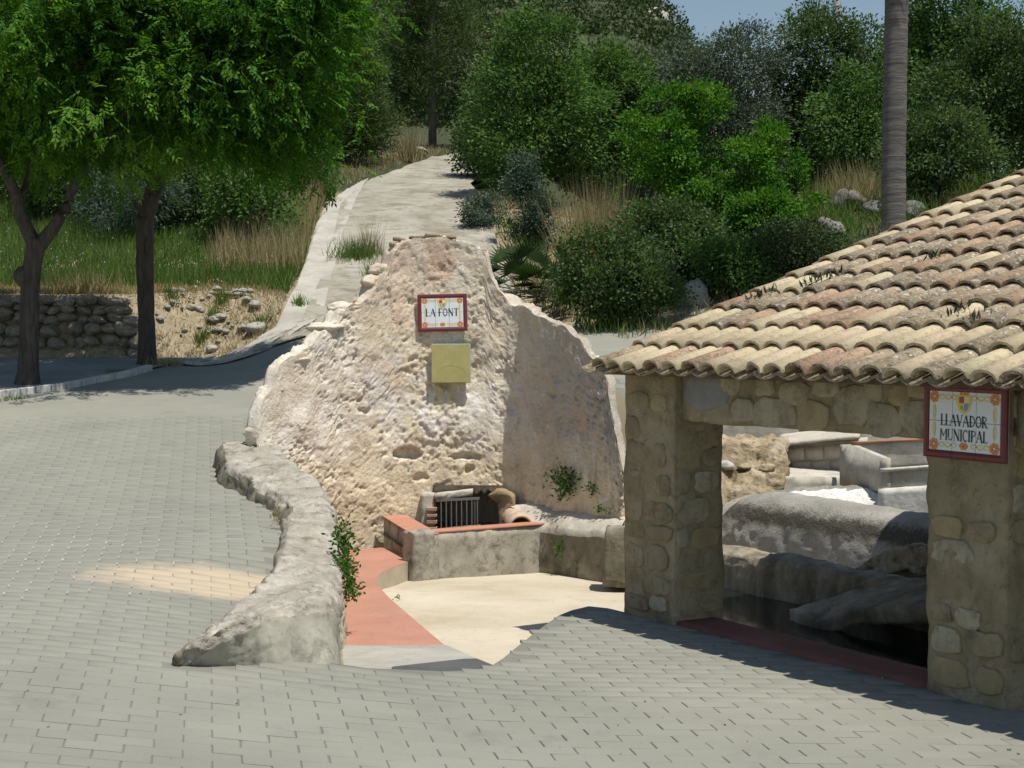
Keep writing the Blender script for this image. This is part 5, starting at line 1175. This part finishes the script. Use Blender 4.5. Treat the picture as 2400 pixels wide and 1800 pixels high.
shrub('shrub', 'low scrubby bush tucked behind the lowest roof tiles', 'shrub', px2x(1850, 30), 30, E1(1.0, 1.2), 'scrub', 280, 55, .17, .07, .03, 60, gap=1.2)
shrub('olive_tree', 'silvery olive tree on the skyline left of the palm trunk', 'tree', px2x(1690, 47), 47, [(-.9, 0, 3.6, 1.6, 1.4, 1.6), (.8, 0, 4.1, 1.6, 1.4, 1.6), (0, 0, 2.4, 1.9, 1.5, 1.3), (-1.9, 0, 3.0, 1.0, 1.0, 1.4)], 'olive', 640, 70, .26, .10, .038, 61, tall=.4, gap=.7)
shrub('olive_tree', 'smaller grey olive tree beside the hill rocks', 'tree', px2x(1530, 52), 52, [(0, 0, 3.2, 1.5, 1.4, 1.7), (-.4, 0, 4.4, 1., 1., 1.)], 'olive', 360, 65, .28, .10, .04, 62, tall=.4, gap=.7)
shrub('tree', 'dark broadleaf tree on the skyline just left of the palm trunk', 'tree', px2x(1950, 48), 48, [(-.6, 0, 4.4, 1.5, 1.4, 1.7), (.8, 0, 4.0, 1.4, 1.3, 1.6), (0, 0, 2.2, 1.9, 1.5, 1.8)], 'dark', 620, 65, .27, .11, .05, 63, tall=.4, gap=.7)
shrub('tree', 'mid green tree behind the palm trunk', 'tree', px2x(2060, 42), 42, [(0, 0, 2.2, 1.2, 1.1, 1.7), (-.9, 0, 1.7, 1.0, 1.0, 1.2)], 'green', 360, 60, .23, .1, .05, 64, tall=.3)
shrub('tree', 'tall leafy green tree right of the palm trunk', 'tree', px2x(2220, 43), 43, [(0, 0, 4.6, 1.4, 1.3, 1.5), (-.5, 0, 2.8, 1.5, 1.3, 1.9), (.9, 0, 3.0, 1.3, 1.3, 1.7)], 'green', 620, 60, .25, .105, .05, 65, tall=.4, gap=.8)
shrub('tree', 'broad dark green tree above the roof ridge end', 'tree', px2x(2330, 37), 37, [(0, 0, 2.6, 1.5, 1.2, 1.6), (-1.0, 0, 1.7, 1.1, 1.0, 1.3), (1.2, 0, 2.2, 1.4, 1.2, 1.5)], 'dark', 560, 60, .22, .10, .045, 66, tall=.35, gap=.8)
shrub('tree', 'feathery tall tree on the skyline at the right end of the wood', 'tree', px2x(2400, 52), 52, [(0, 0, 5.2, 1.6, 1.4, 1.8), (-.8, 0, 3.6, 1.6, 1.4, 1.7), (1.5, 0, 4., 1.6, 1.5, 1.9)], 'pine', 480, 90, .30, .16, .022, 67, tall=.45, gap=.7)
shrub('shrub', 'dark shrub at the foot of the trees right of the palm trunk', 'shrub', px2x(2200, 34), 34, E1(1.9, 1.2), 'dark', 300, 60, .19, .09, .04, 68)
for k, (px, d, h_, w_, mt) in enumerate(((1320, 58, 4.2, 2.2, 'dark'), (1460, 62, 4.6, 2.4, 'green'), (1600, 60, 4.6, 2.4, 'dark'), (1780, 58, 4.4, 2.2, 'olive'), (1900, 60, 4.6, 2.4, 'dark'), (2080, 56, 4.8, 2.2, 'dark'), (2300, 60, 5.2, 2.4, 'green'), (1180, 64, 4.5, 2.2, 'scrub'), (2480, 48, 5, 2.4, 'dark'))):
    lab = ['dark bushy tree right behind the big rounded tree by the track', 'green bushy tree behind the second green tree by the track', 'dark bushy tree behind the smaller grey olive tree', 'silvery bushy tree behind the large skyline olive tree', 'dark bushy tree behind the dark skyline broadleaf tree', 'dark bushy tree rising behind the palm trunk', 'green bushy tree behind the tall leafy tree right of the palm', 'scrubby olive green tree beyond the thicket at the track bend', 'dark bushy tree beyond the feathery skyline tree'][k]
    shrub('tree', lab, 'tree', px2x(px, d), d, E1(h_, w_), mt, 260, 60, .36, .14, .065, 80 + k, 'trees packed in the wood behind the shrubs', tall=.4)

# fan palm clump
rs = np.random.RandomState(31); xb, db = px2x(1290, 30.5), 30.5; zb0 = h1(xb, db); r_ = root('fan_palm', (xb, db, zb0), 'low dark fan palm clump with spiky leaves beside the track', 'palm')
mbs = MB(); LV = []; LF = []; LT = []
nb = 0
for k in range(64):
    cx_ = xb + rs.choice([-.75, -.3, .25]) + rs.uniform(-.3, .3); cy_ = db + rs.uniform(-.3, .3); an = rs.uniform(0, 6.283); el = rs.uniform(-.15, 1.25); ln = rs.uniform(.45, .95)
    d_ = np.array([math.cos(an) * math.cos(el), math.sin(an) * math.cos(el) - .1, math.sin(el)]); o_ = np.array([cx_, cy_, h1(cx_, cy_) + .25]); tip = o_ + d_ * ln - ZV * .08
    mbs.tube([o_, o_ + d_ * ln * .5, tip], [.011, .009, .006], 4, False)
    s_ = unit(np.cross(d_, ZV + rs.normal(size=3) * .25)); nf_ = 15; tn = rs.beta(2, 2.5)
    for q in range(nf_):
        t_ = (q / (nf_ - 1) - .5) * 2.5; dd = unit(d_ * math.cos(t_) + s_ * math.sin(t_) - ZV * .12); LV.append(leafV(tip[None], dd[None], unit(np.cross(dd, np.cross(d_, s_)))[None], rs.uniform(.34, .5), .045, .15)[0]); LF.append([4 * nb + i for i in range(4)]); LT.append(min(1, tn * .8 + rs.rand() * .25)); nb += 1
mbs.build('stalks', MAT['bark2'], r_); ob('fronds', np.vstack(LV), np.array(LF), L['fan'], r_, False, LT)

# grass tufts (things) and meadow (stuff)
def blades(rs, pos, hgt, wd, lean=.35, mat='grass', name='grass', parent=None, tint=None, bend=.2):
    n = len(pos); d = unit(np.column_stack([rs.normal(size=n) * lean, rs.normal(size=n) * lean, np.ones(n)])); s_ = unit(np.cross(d, rdir(rs, n)))
    hg = np.broadcast_to(hgt, (n,)) * rs.uniform(.5, 1.15, n); w_ = np.broadcast_to(wd, (n,))[:, None]
    V = np.empty((n, 3, 3)); V[:, 0] = pos - s_ * w_ * .5; V[:, 1] = pos + s_ * w_ * .5; V[:, 2] = pos + d * hg[:, None]
    Fc = np.arange(3 * n).reshape(n, 3)
    return ob(name, V.reshape(-1, 3), Fc, L[mat], parent, False, np.clip(rs.beta(2, 2, n) if tint is None else tint + rs.uniform(-.15, .15, n), 0, 1))
def tuft(label, px, py, rad, n, hgt, mat, seed, lo=20, group=None, lean=.35, wd=.02, x=None, d=None):
    rs = np.random.RandomState(seed); g = G(px, py, lo) if x is None else np.array([x, d, h1(x, d)])
    p_ = np.column_stack([g[0] + rs.normal(size=n) * rad, g[1] + rs.normal(size=n) * rad, np.zeros(n)]); p_[:, 2] = H(p_[:, 0], p_[:, 1]) - .03
    o_ = blades(rs, p_, hgt, wd, lean, mat, 'grass_tuft'); return tag(o_, label, 'grass', group)
tuft('green grass clump growing in the gutter above the fountain top', 835, 605, .28, 520, .55, 'grass', 1, 24)
tuft('dry upright grass stalks in the gutter clump', 868, 600, .12, 120, 1.0, 'straw', 2, 24, None, .22, .012)
tuft('yellow green grass clump low in the gutter', 880, 650, .12, 160, .45, 'grass', 3, 24)
tuft('tall tan grass clump behind the fan palm', 1400, 480, .30, 1100, 2.3, 'straw', 4, 28, None, .22, .02, px2x(1395, 32.2), 32.2)
tuft('tall straw grass clump beside the tan clump over the brambles', 1490, 480, .28, 420, 1.1, 'straw', 5, 28, None, .3, .018, px2x(1480, 33), 33)
tuft('tan grass stalks beside the track bend', 960, 358, .25, 260, 1.4, 'straw', 6, 30, None, .25, .025, px2x(958, 57), 57)
tuft('small dry grass tuft on the right verge of the track', 1115, 495, .12, 120, .6, 'straw', 7, 30)
tuft('dry tan grass above the grey rock left of the palm trunk', 2010, 430, .5, 600, 1.1, 'straw', 8, 24, None, .3, .02, px2x(2000, 36.5), 36.5)
for k, (px, py) in enumerate(((400, 690), (700, 715), (500, 745), (470, 800), (520, 705), (610, 760))):
    tuft('small green grass tuft on the dry rubble bank', px, py, .08, 90, .3, 'grass', 20 + k, 24, 'green tufts on the rubble bank')
tuft('brown shaded grass tuft hanging over the dry stone wall', 190, 690, .35, 420, .55, 'straw', 31, 24, None, .4, .02, px2x(190, 29.9), 29.9)
tuft('dark dry grass at the foot of the single stemmed street tree', 385, 858, .16, 160, .25, 'straw', 32, 24)
tuft('low green weeds growing on the kerb end', 280, 876, .12, 140, .14, 'grass', 33, 22)
tuft('thin green weeds along the kerb stones', 20, 938, .12, 90, .12, 'grass', 34, 20)
# meadow
rs = np.random.RandomState(77)
def field(n, x0, x1, d0, d1, keepf=None):
    p_ = np.column_stack([rs.uniform(x0, x1, n), rs.uniform(d0, d1, n), np.zeros(n)]); xl = np.interp(p_[:, 1], TD, TXL) - .52
    k = (p_[:, 0] < xl); p_ = p_[k]
    if keepf is not None: p_ = p_[keepf(p_)]
    p_[:, 2] = H(p_[:, 0], p_[:, 1]) - .03; return p_
pm = field(52000, -15, -4, 31.6, 46); g_ = fbm(pm, .8, 3, 3)
stuff(tag(blades(rs, pm, .42 + .25 * g_, .026, .3, 'grass', 'meadow_grass', None, .45 + .3 * g_), 'tall green meadow grass covering the bank left of the track', 'grass'))
pm = field(16000, -12, -4.4, 29.5, 34); stuff(tag(blades(rs, pm, .16, .018, .6, 'straw', 'dry_bank_grass'), 'short dry straw on the rubble bank beside the gutter', 'grass'))
pm = field(9000, -8.0, -4.4, 34, 43, lambda p_: p_[:, 0] > np.interp(p_[:, 1], TD, TXL) - 2.6); stuff(tag(blades(rs, pm, .85, .02, .22, 'straw', 'tall_dry_grass'), 'tall brown seeding grass along the left edge of the track', 'grass'))
pm = field(420, -13, -5, 31.8, 40); V, Fc = leafV(pm + ZV * rs.uniform(.35, .65, (len(pm), 1)), rdir(rs, len(pm)), rdir(rs, len(pm)), .04, .036); stuff(tag(ob('meadow_flowers', V, Fc, L['flower'], None, False, rs.rand(len(pm))), 'pale lilac flower heads scattered through the meadow grass', 'flowers'))
pm = field(6000, -9, -2, 44, 64, lambda p_: p_[:, 0] > np.interp(p_[:, 1], TD, TXL) - 3.5); stuff(tag(blades(rs, pm, .35, .03, .5, 'straw', 'verge_straw'), 'dry straw on the verge left of the track bend', 'undergrowth'))
# right verge ground cover
n = 30000; p_ = np.column_stack([rs.uniform(-2, 14, n), rs.uniform(27, 44, n), np.zeros(n)]); p_ = p_[(p_[:, 0] > np.interp(p_[:, 1], TD, TXR) + .12 + .5 * (p_[:, 1] < 29.5) + .35 * np.abs(fbm(p_, 1.1, 2, 4)))]; p_[:, 2] = H(p_[:, 0], p_[:, 1]) - .03; g_ = fbm(p_, .7, 3, 8)
k = g_ > -.1; stuff(tag(blades(rs, p_[k], .45 + .3 * g_[k], .024, .5, 'grass', 'verge_grass', None, .4 + .3 * g_[k]), 'rough green undergrowth between the shrubs right of the track', 'undergrowth'))
stuff(tag(blades(rs, p_[~k], .4, .02, .5, 'straw', 'verge_straw'), 'dry straw patches between the shrubs right of the track', 'undergrowth'))

# ------------------------------------------------------------------ rocks
def rock(x, d, z, r, mt, rs, label=None, cat='rock', group=None, parent=None, name='rock'):
    M = Matrix.Translation((float(x), float(d), float(z))) @ Matrix.Rotation(rs.uniform(0, 6.28), 4, 'Z') @ Matrix.Rotation(rs.uniform(-.4, .4), 4, 'X') @ Matrix.Diagonal((*[float(q) for q in r], 1))
    o_ = link(bpy.data.objects.new(name, rmesh[mt][rs.randint(6)]), parent, M)
    if label: tag(o_, label, cat, group)
    return o_
rs = np.random.RandomState(51)
for k in range(64):
    px = rs.choice([455, 480, 500, 515, 400, 620, 560, 440, 690, 580, 530]) + rs.normal() * 22; py = rs.choice([668, 680, 690, 700, 720, 750, 780]) + rs.normal() * 20
    g = G(px, py, 24); s_ = .025 + .09 * rs.rand() ** 2.2; rock(g[0], g[1], g[2] + s_ * .15, (s_ * 1.3, s_, s_ * .75), 'rock', rs, 'pale loose limestone lump on the dry rubble bank', 'rock', 'limestone lumps on the bank')
g = G(600, 775, 24); rock(g[0], g[1], g[2] + .02, (.22, .2, .13), 'rock', rs, 'broad white boulder sunk in the dry bank near the gutter')
for (px, py, d, r, lb) in ((1990, 428, 36, (.42, .4, .26), 'big grey limestone boulder left of the palm trunk'), (2052, 488, 34, (.28, .3, .2), 'grey limestone boulder at the foot of the palm trunk'), (1690, 505, 33, (.26, .25, .2), 'small grey rock under the lentisk tree'), (1935, 520, 32.5, (.4, .4, .3), 'grey rock half hidden by the yellow green bush'), (1625, 640, 29.3, (.30, .25, .32), 'white rock showing through the brambles'), (1260, 640, 28.5, (.26, .22, .1), 'flat grey stone at the foot of the brambles'), (2140, 528, 33, (.25, .3, .22), 'grey outcrop behind the palm trunk'), (985, 352, 60, (.4, .3, .16), 'pale rubble heap beside the track bend')):
    p_ = P(px, py, d); rock(p_[0], d, h1(p_[0], d) + r[2] * .45, r, 'greyrock' if 'grey' in lb else 'rock', rs, lb)
# dry stone wall
wl = root('dry_stone_wall', (-9, 29.4, 2.0), 'low shaded dry stone wall holding the bank behind the street trees', 'wall')
mb = MB(); mb.hexa([(-14, 29.35, 1.7), (-7.2, 29.35, 1.7), (-7.2, 29.75, 1.7), (-14, 29.75, 1.7)], [(-14, 29.42, 3.05), (-7.4, 29.42, 2.95), (-7.4, 29.75, 3.05), (-14, 29.75, 3.1)]); rough_mesh(mb.build('core', MAT['soil'], wl), .2, .04, 2)
z = 1.9
while z < 3.0:
    hh = rs.uniform(.13, .27); x = -13.6
    while x < -7.2 - (z - 1.9) * .3:
        ww = rs.uniform(.14, .5); q_ = rs.uniform(.75, 1.25); rock(x + ww / 2, 29.38 + rs.uniform(-.07, .05), z + hh / 2 + rs.uniform(-.05, .05), (ww * .55, .17, hh * .52 * q_), 'wallstone', rs, None, parent=wl, name='stone'); x += ww * .95
    z += hh * .93
# kerb
kr = root('kerb', kerbpts[3], 'pale kerb edging the paved lane under the street trees', 'kerb')
kc = catmull([p_ for p_ in kerbpts[:8]], 2)
for a_, b_ in zip(kc[:-1], kc[1:]):
    if np.linalg.norm(b_ - a_) < .03: continue
    d_ = unit(b_ - a_); s_ = np.array([d_[1], -d_[0], 0]) * .07; g_ = d_ * .006; mb = MB()
    mb.hexa([a_ + g_ - s_ - ZV * .2, b_ - g_ - s_ - ZV * .2, b_ - g_ + s_ - ZV * .2, a_ + g_ + s_ - ZV * .2], [a_ + g_ - s_ + ZV * .10, b_ - g_ - s_ + ZV * .10, b_ - g_ + s_ + ZV * .10, a_ + g_ + s_ + ZV * .10]); bevelled(mb.build('kerb_stone', MAT['kerb'], kr), .012)

# ------------------------------------------------------------------ palm trunk, poles, marker
dpm = 26.; xpm = px2x(2093, dpm); zpm = h1(xpm, dpm); pr = root('palm_tree', (xpm, dpm, zpm), 'tall slender palm with a ringed grey trunk behind the tiled roof', 'palm')
n = 150; zz = np.linspace(zpm - .2, zpm + 9.5, n); pts = np.column_stack([xpm + .015 * np.sin(zz * .9), np.full(n, dpm), zz]); rad = .196 + .008 * np.abs(np.sin(zz * 19)) + .006 * fbm(pts, 2, 3) + .02 * np.exp(-(zz - zpm) * 1.5) - .006 * (zz - 4) * .3
MB().tube(pts, rad, 20).build('trunk', MAT['palmbark'], pr, True)
rs = np.random.RandomState(5); LV = []; LT = []; nb = 0; mbs = MB(); top = pts[-1]
for k in range(34):
    an = rs.uniform(0, 6.283); el = rs.uniform(-.5, 1.3); d_ = np.array([math.cos(an) * math.cos(el), math.sin(an) * math.cos(el), math.sin(el)]); tip = top + d_ * 1.1; mbs.tube([top, tip], [.02, .012], 4, False); s_ = unit(np.cross(d_, ZV + .01))
    for q in range(22):
        t_ = (q / 21 - .5) * 2.6; dd = unit(d_ * math.cos(t_) + s_ * math.sin(t_) - ZV * .25); LV.append(leafV(tip[None], dd[None], unit(np.cross(dd, np.cross(d_, s_)))[None], .8, .06, .1)[0]); LT.append(rs.rand()); nb += 1
mbs.build('stalks', MAT['bark2'], pr); ob('crown', np.vstack(LV), np.arange(4 * nb).reshape(nb, 4), L['fan'], pr, False, LT)
def pole(label, px, py_top, d, r, name, mat, arm=True, extra=2):
    x = px2x(px, d); z = h1(x, d); zt = P(px, py_top, d)[2] + extra; r_ = root(name, (x, d, z), label, 'pole'); MB().tube([(x, d, z - .2), (x, d, zt)], [r, r * .75], 10).build('shaft', mat, r_, True)
    if arm: mb = MB(); mb.box((x, d, zt - .3), .7, .05, .05); mb.build('crossarm', mat, r_); mb = MB(); [mb.tube([(x + q, d, zt - .25), (x + q, d, zt - .05)], .04, 6) for q in (-.6, 0, .6)]; mb.build('insulators', MAT['kerb'], r_)
    return r_
pole('grey steel power pole rising behind the skyline trees', 1956, -20, 62, .19, 'power_pole', MAT['steel'])
pole('thin grey metal mast among the trees right of the palm trunk', 2133, 88, 44, .045, 'metal_mast', MAT['steel'], False, 0)
g = G(850, 385, 40); r_ = root('marker_post', g, 'short yellow topped marker post beside the track', 'post'); mb = MB(); mb.box(g + ZV * .18, .03, .03, .22); mb.build('post', MAT['kerb'], r_); mb = MB(); mb.box(g + ZV * .52, .036, .036, .13); mb.build('cap', MAT['yellowpost'], r_)

# ------------------------------------------------------------------ weeds
def weed(label, pts, per, rad, ln, wd, mat, seed, cat='weed', group=None, name='weed', up=.2):
    rs = np.random.RandomState(seed); c = np.array(pts); n = len(c) * per; off = rs.normal(size=(n, 3)) * rad; d = unit(off + rs.normal(size=(n, 3)) * rad + np.array([0, -rad, up * rad * 3])); cc = np.repeat(c, per, 0)
    V, Fc = leafV(cc + off, d, sides(rs, d), rs.uniform(.7, 1.3, n) * ln, wd, .1)
    o0 = c.mean(0); bs = np.vstack([np.repeat(o0[None], len(c), 0), cc]); tt_ = np.vstack([c, cc + off]); dv = tt_ - bs + 1e-5; sl_ = np.linalg.norm(dv, axis=1); V2, F2 = leafV(bs, unit(dv), sides(rs, dv), sl_ + .004, .004)
    Fc = np.vstack([Fc, F2 + len(V)]); V = np.vstack([V, V2]); n = len(Fc)
    o_ = ob(name, V, Fc, L[mat], None, False, np.clip(rs.beta(2, 2, n), 0, 1)); return tag(o_, label, cat, group)
def onwall(px, py, off=.07):
    d = np.interp(px, fdx, fdd); return P(px, py, d - off)
rs = np.random.RandomState(9)
weed('bushy dark weed hanging from the shaded side of the fountain wall', [onwall(1322 + rs.normal() * 14, 1128 + rs.normal() * 13) for k in range(18)] + [onwall(1325, 1146), onwall(1328, 1154)], 16, .055, .06, .035, 'dark', 1)
weed('small yellow green weed on the shaded fountain wall', [onwall(1385 + rs.normal() * 5, 1145 + rs.normal() * 4) for k in range(5)], 14, .035, .04, .022, 'weed', 2)
weed('tiny weed on the ledge below the fountain wall', [onwall(1410 + rs.normal() * 7, 1196 + rs.normal() * 3, .1) for k in range(4)], 12, .025, .035, .02, 'weed', 3)
weed('trailing weed on the mossy front of the ledge', [P(1314 + rs.normal() * 3, 1270 + q * 6, 18.85) for q in range(6)], 14, .04, .04, .025, 'weed', 4)
wpx = [(790, 1235, 13.6), (793, 1260, 13.6), (792, 1280, 13.6), (795, 1300, 13.5), (800, 1320, 13.4), (804, 1345, 13.3), (806, 1370, 13.3), (808, 1392, 13.3), (812, 1380, 13.2), (798, 1335, 13.4), (788, 1330, 13.1)]
for k, (px, py, d) in enumerate(wpx):
    weed('green weed trailing down the pit side of the low wall', [P(px + rs.normal() * 2, py + q, d) + np.array([.05, 0, 0]) for q in (-4, 4)], 30, .038, .045, .026, 'weed', 50 + k, 'weed', 'weeds on the low wall')
g_ = zp(932, 1408, zfloor); weed('tiny green sprig on the pit floor beside the red path', [g_ + ZV * .02], 14, .018, .03, .016, 'weed', 6)
for k, (px, py) in enumerate(((2050, 512), (1945, 650), (1905, 665), (1790, 690), (1770, 700), (2285, 752), (2240, 735), (2190, 602), (2010, 545))):
    # a sprig rooted between roof tiles: where the ray meets the roof plane
    best = None
    for l_ in np.arange(0, 7, .03):
        m_ = min(np.arange(0, 5, .1), key=lambda q: abs(proj(RF(q, l_, .08))[0] - px)); q = RF(m_, l_, .08); ppx_, ppy_ = proj(q); e_ = abs(ppx_ - px) + abs(ppy_ - py)
        if best is None or e_ < best[0]: best = (e_, q)
    q = best[1]; rs2 = np.random.RandomState(k); nn_ = 12; cc = np.repeat((q + EV * 0)[None], nn_, 0) + np.outer(rs2.normal(size=nn_) * .07, ra) + np.outer(rs2.normal(size=nn_) * .03, EV); d = unit(np.column_stack([rs2.normal(size=(nn_, 2)) * .35, np.ones(nn_)]))
    V, Fc = leafV(cc, d, sides(rs2, d), rs2.uniform(.05, .11, nn_), .022, .3); V2, F2 = leafV(np.repeat(q[None], nn_, 0), unit(cc - q), sides(rs2, cc - q), np.linalg.norm(cc - q, axis=1) + .01, .008); Fc = np.vstack([Fc, F2 + len(V)]); V = np.vstack([V, V2]); nn_ *= 2; tag(ob('roof_weed', V, Fc, L['sedum'], None, False, rs2.rand(nn_)), 'dark dried weed sprouting between the roof tiles', 'weed', 'dried weeds on the roof')
weed('brown dry debris tuft in the bend of the low wall', [P(648 + rs.normal() * 4, 1212 + rs.normal() * 8, 15.2) for k in range(4)], 12, .03, .05, .012, 'straw', 8, 'debris', None, 'dry_tuft')

# ------------------------------------------------------------------ far hill
xs = np.linspace(-90, 110, 81); ds = np.linspace(86, 300, 72); gx, gd = np.meshgrid(xs, ds, indexing='ij')
hz = 12.5 + (gd - 86) * .30; hz = np.where(gd > 215, 51 - (gd - 215) * .1, hz)
fall = smooth(26, 4, gx - (gd - 86) * .10); hz = 9 + (hz - 9) * fall
hz = hz + 2.0 * fbm(np.column_stack([gx.ravel(), gd.ravel(), 0 * gx.ravel()]), .045, 4, 3).reshape(gx.shape)
hv = np.column_stack([gx.ravel(), gd.ravel(), hz.ravel()])
struct(ob('hill', hv, grid_faces(81, 72), MAT['hill'], None, True))
rs = np.random.RandomState(4); nb_ = 4600; cx_ = rs.uniform(-50, 70, nb_); cd_ = rs.uniform(88, 225, nb_)
ii = np.clip(((cx_ + 90) / 200 * 80), 0, 79).astype(int); jj = np.clip(((cd_ - 86) / 214 * 71), 0, 70).astype(int); cz_ = hz[ii, jj]; rr_ = rs.uniform(.8, 2.3, nb_)
per = 36; n = nb_ * per; dv = rdir(rs, n); dv[:, 2] = np.abs(dv[:, 2]); c_ = np.repeat(np.column_stack([cx_, cd_, cz_]), per, 0); rp = np.repeat(rr_, per)[:, None]
pos = c_ + dv * rp * np.array([1, 1, .8]) * rs.uniform(.6, 1, (n, 1)); d_ = unit(dv + rs.normal(size=(n, 3)) * .6)
V, Fc = leafV(pos, d_, sides(rs, d_), rs.uniform(.35, .62, n), rs.uniform(.24, .42, n), .1)
stuff(tag(ob('hill_scrub', V, Fc, L['scrub'], None, False, np.clip(np.repeat(rs.beta(2, 2, nb_), per) * .8 + rs.uniform(0, .25, n), 0, 1)), 'dense low scrub covering the far hillside', 'scrub'))
for k, (px, py, d) in enumerate(((1290, 28, 190), (1300, 45, 185), (1365, 22, 195), (1390, 48, 188), (1440, 12, 200), (1462, 10, 200), (1515, 35, 195), (1530, 42, 195), (1345, 10, 198), (1280, 18, 190), (1490, 25, 200), (1415, 20, 196))):
    p_ = P(px, py, d); s_ = rs.uniform(.8, 1.7); rock(p_[0], d, p_[2], (s_ * 1.5, s_, s_ * .8), 'rock', rs, 'pale limestone outcrop high on the far hillside', 'rock', 'outcrops on the far hill')
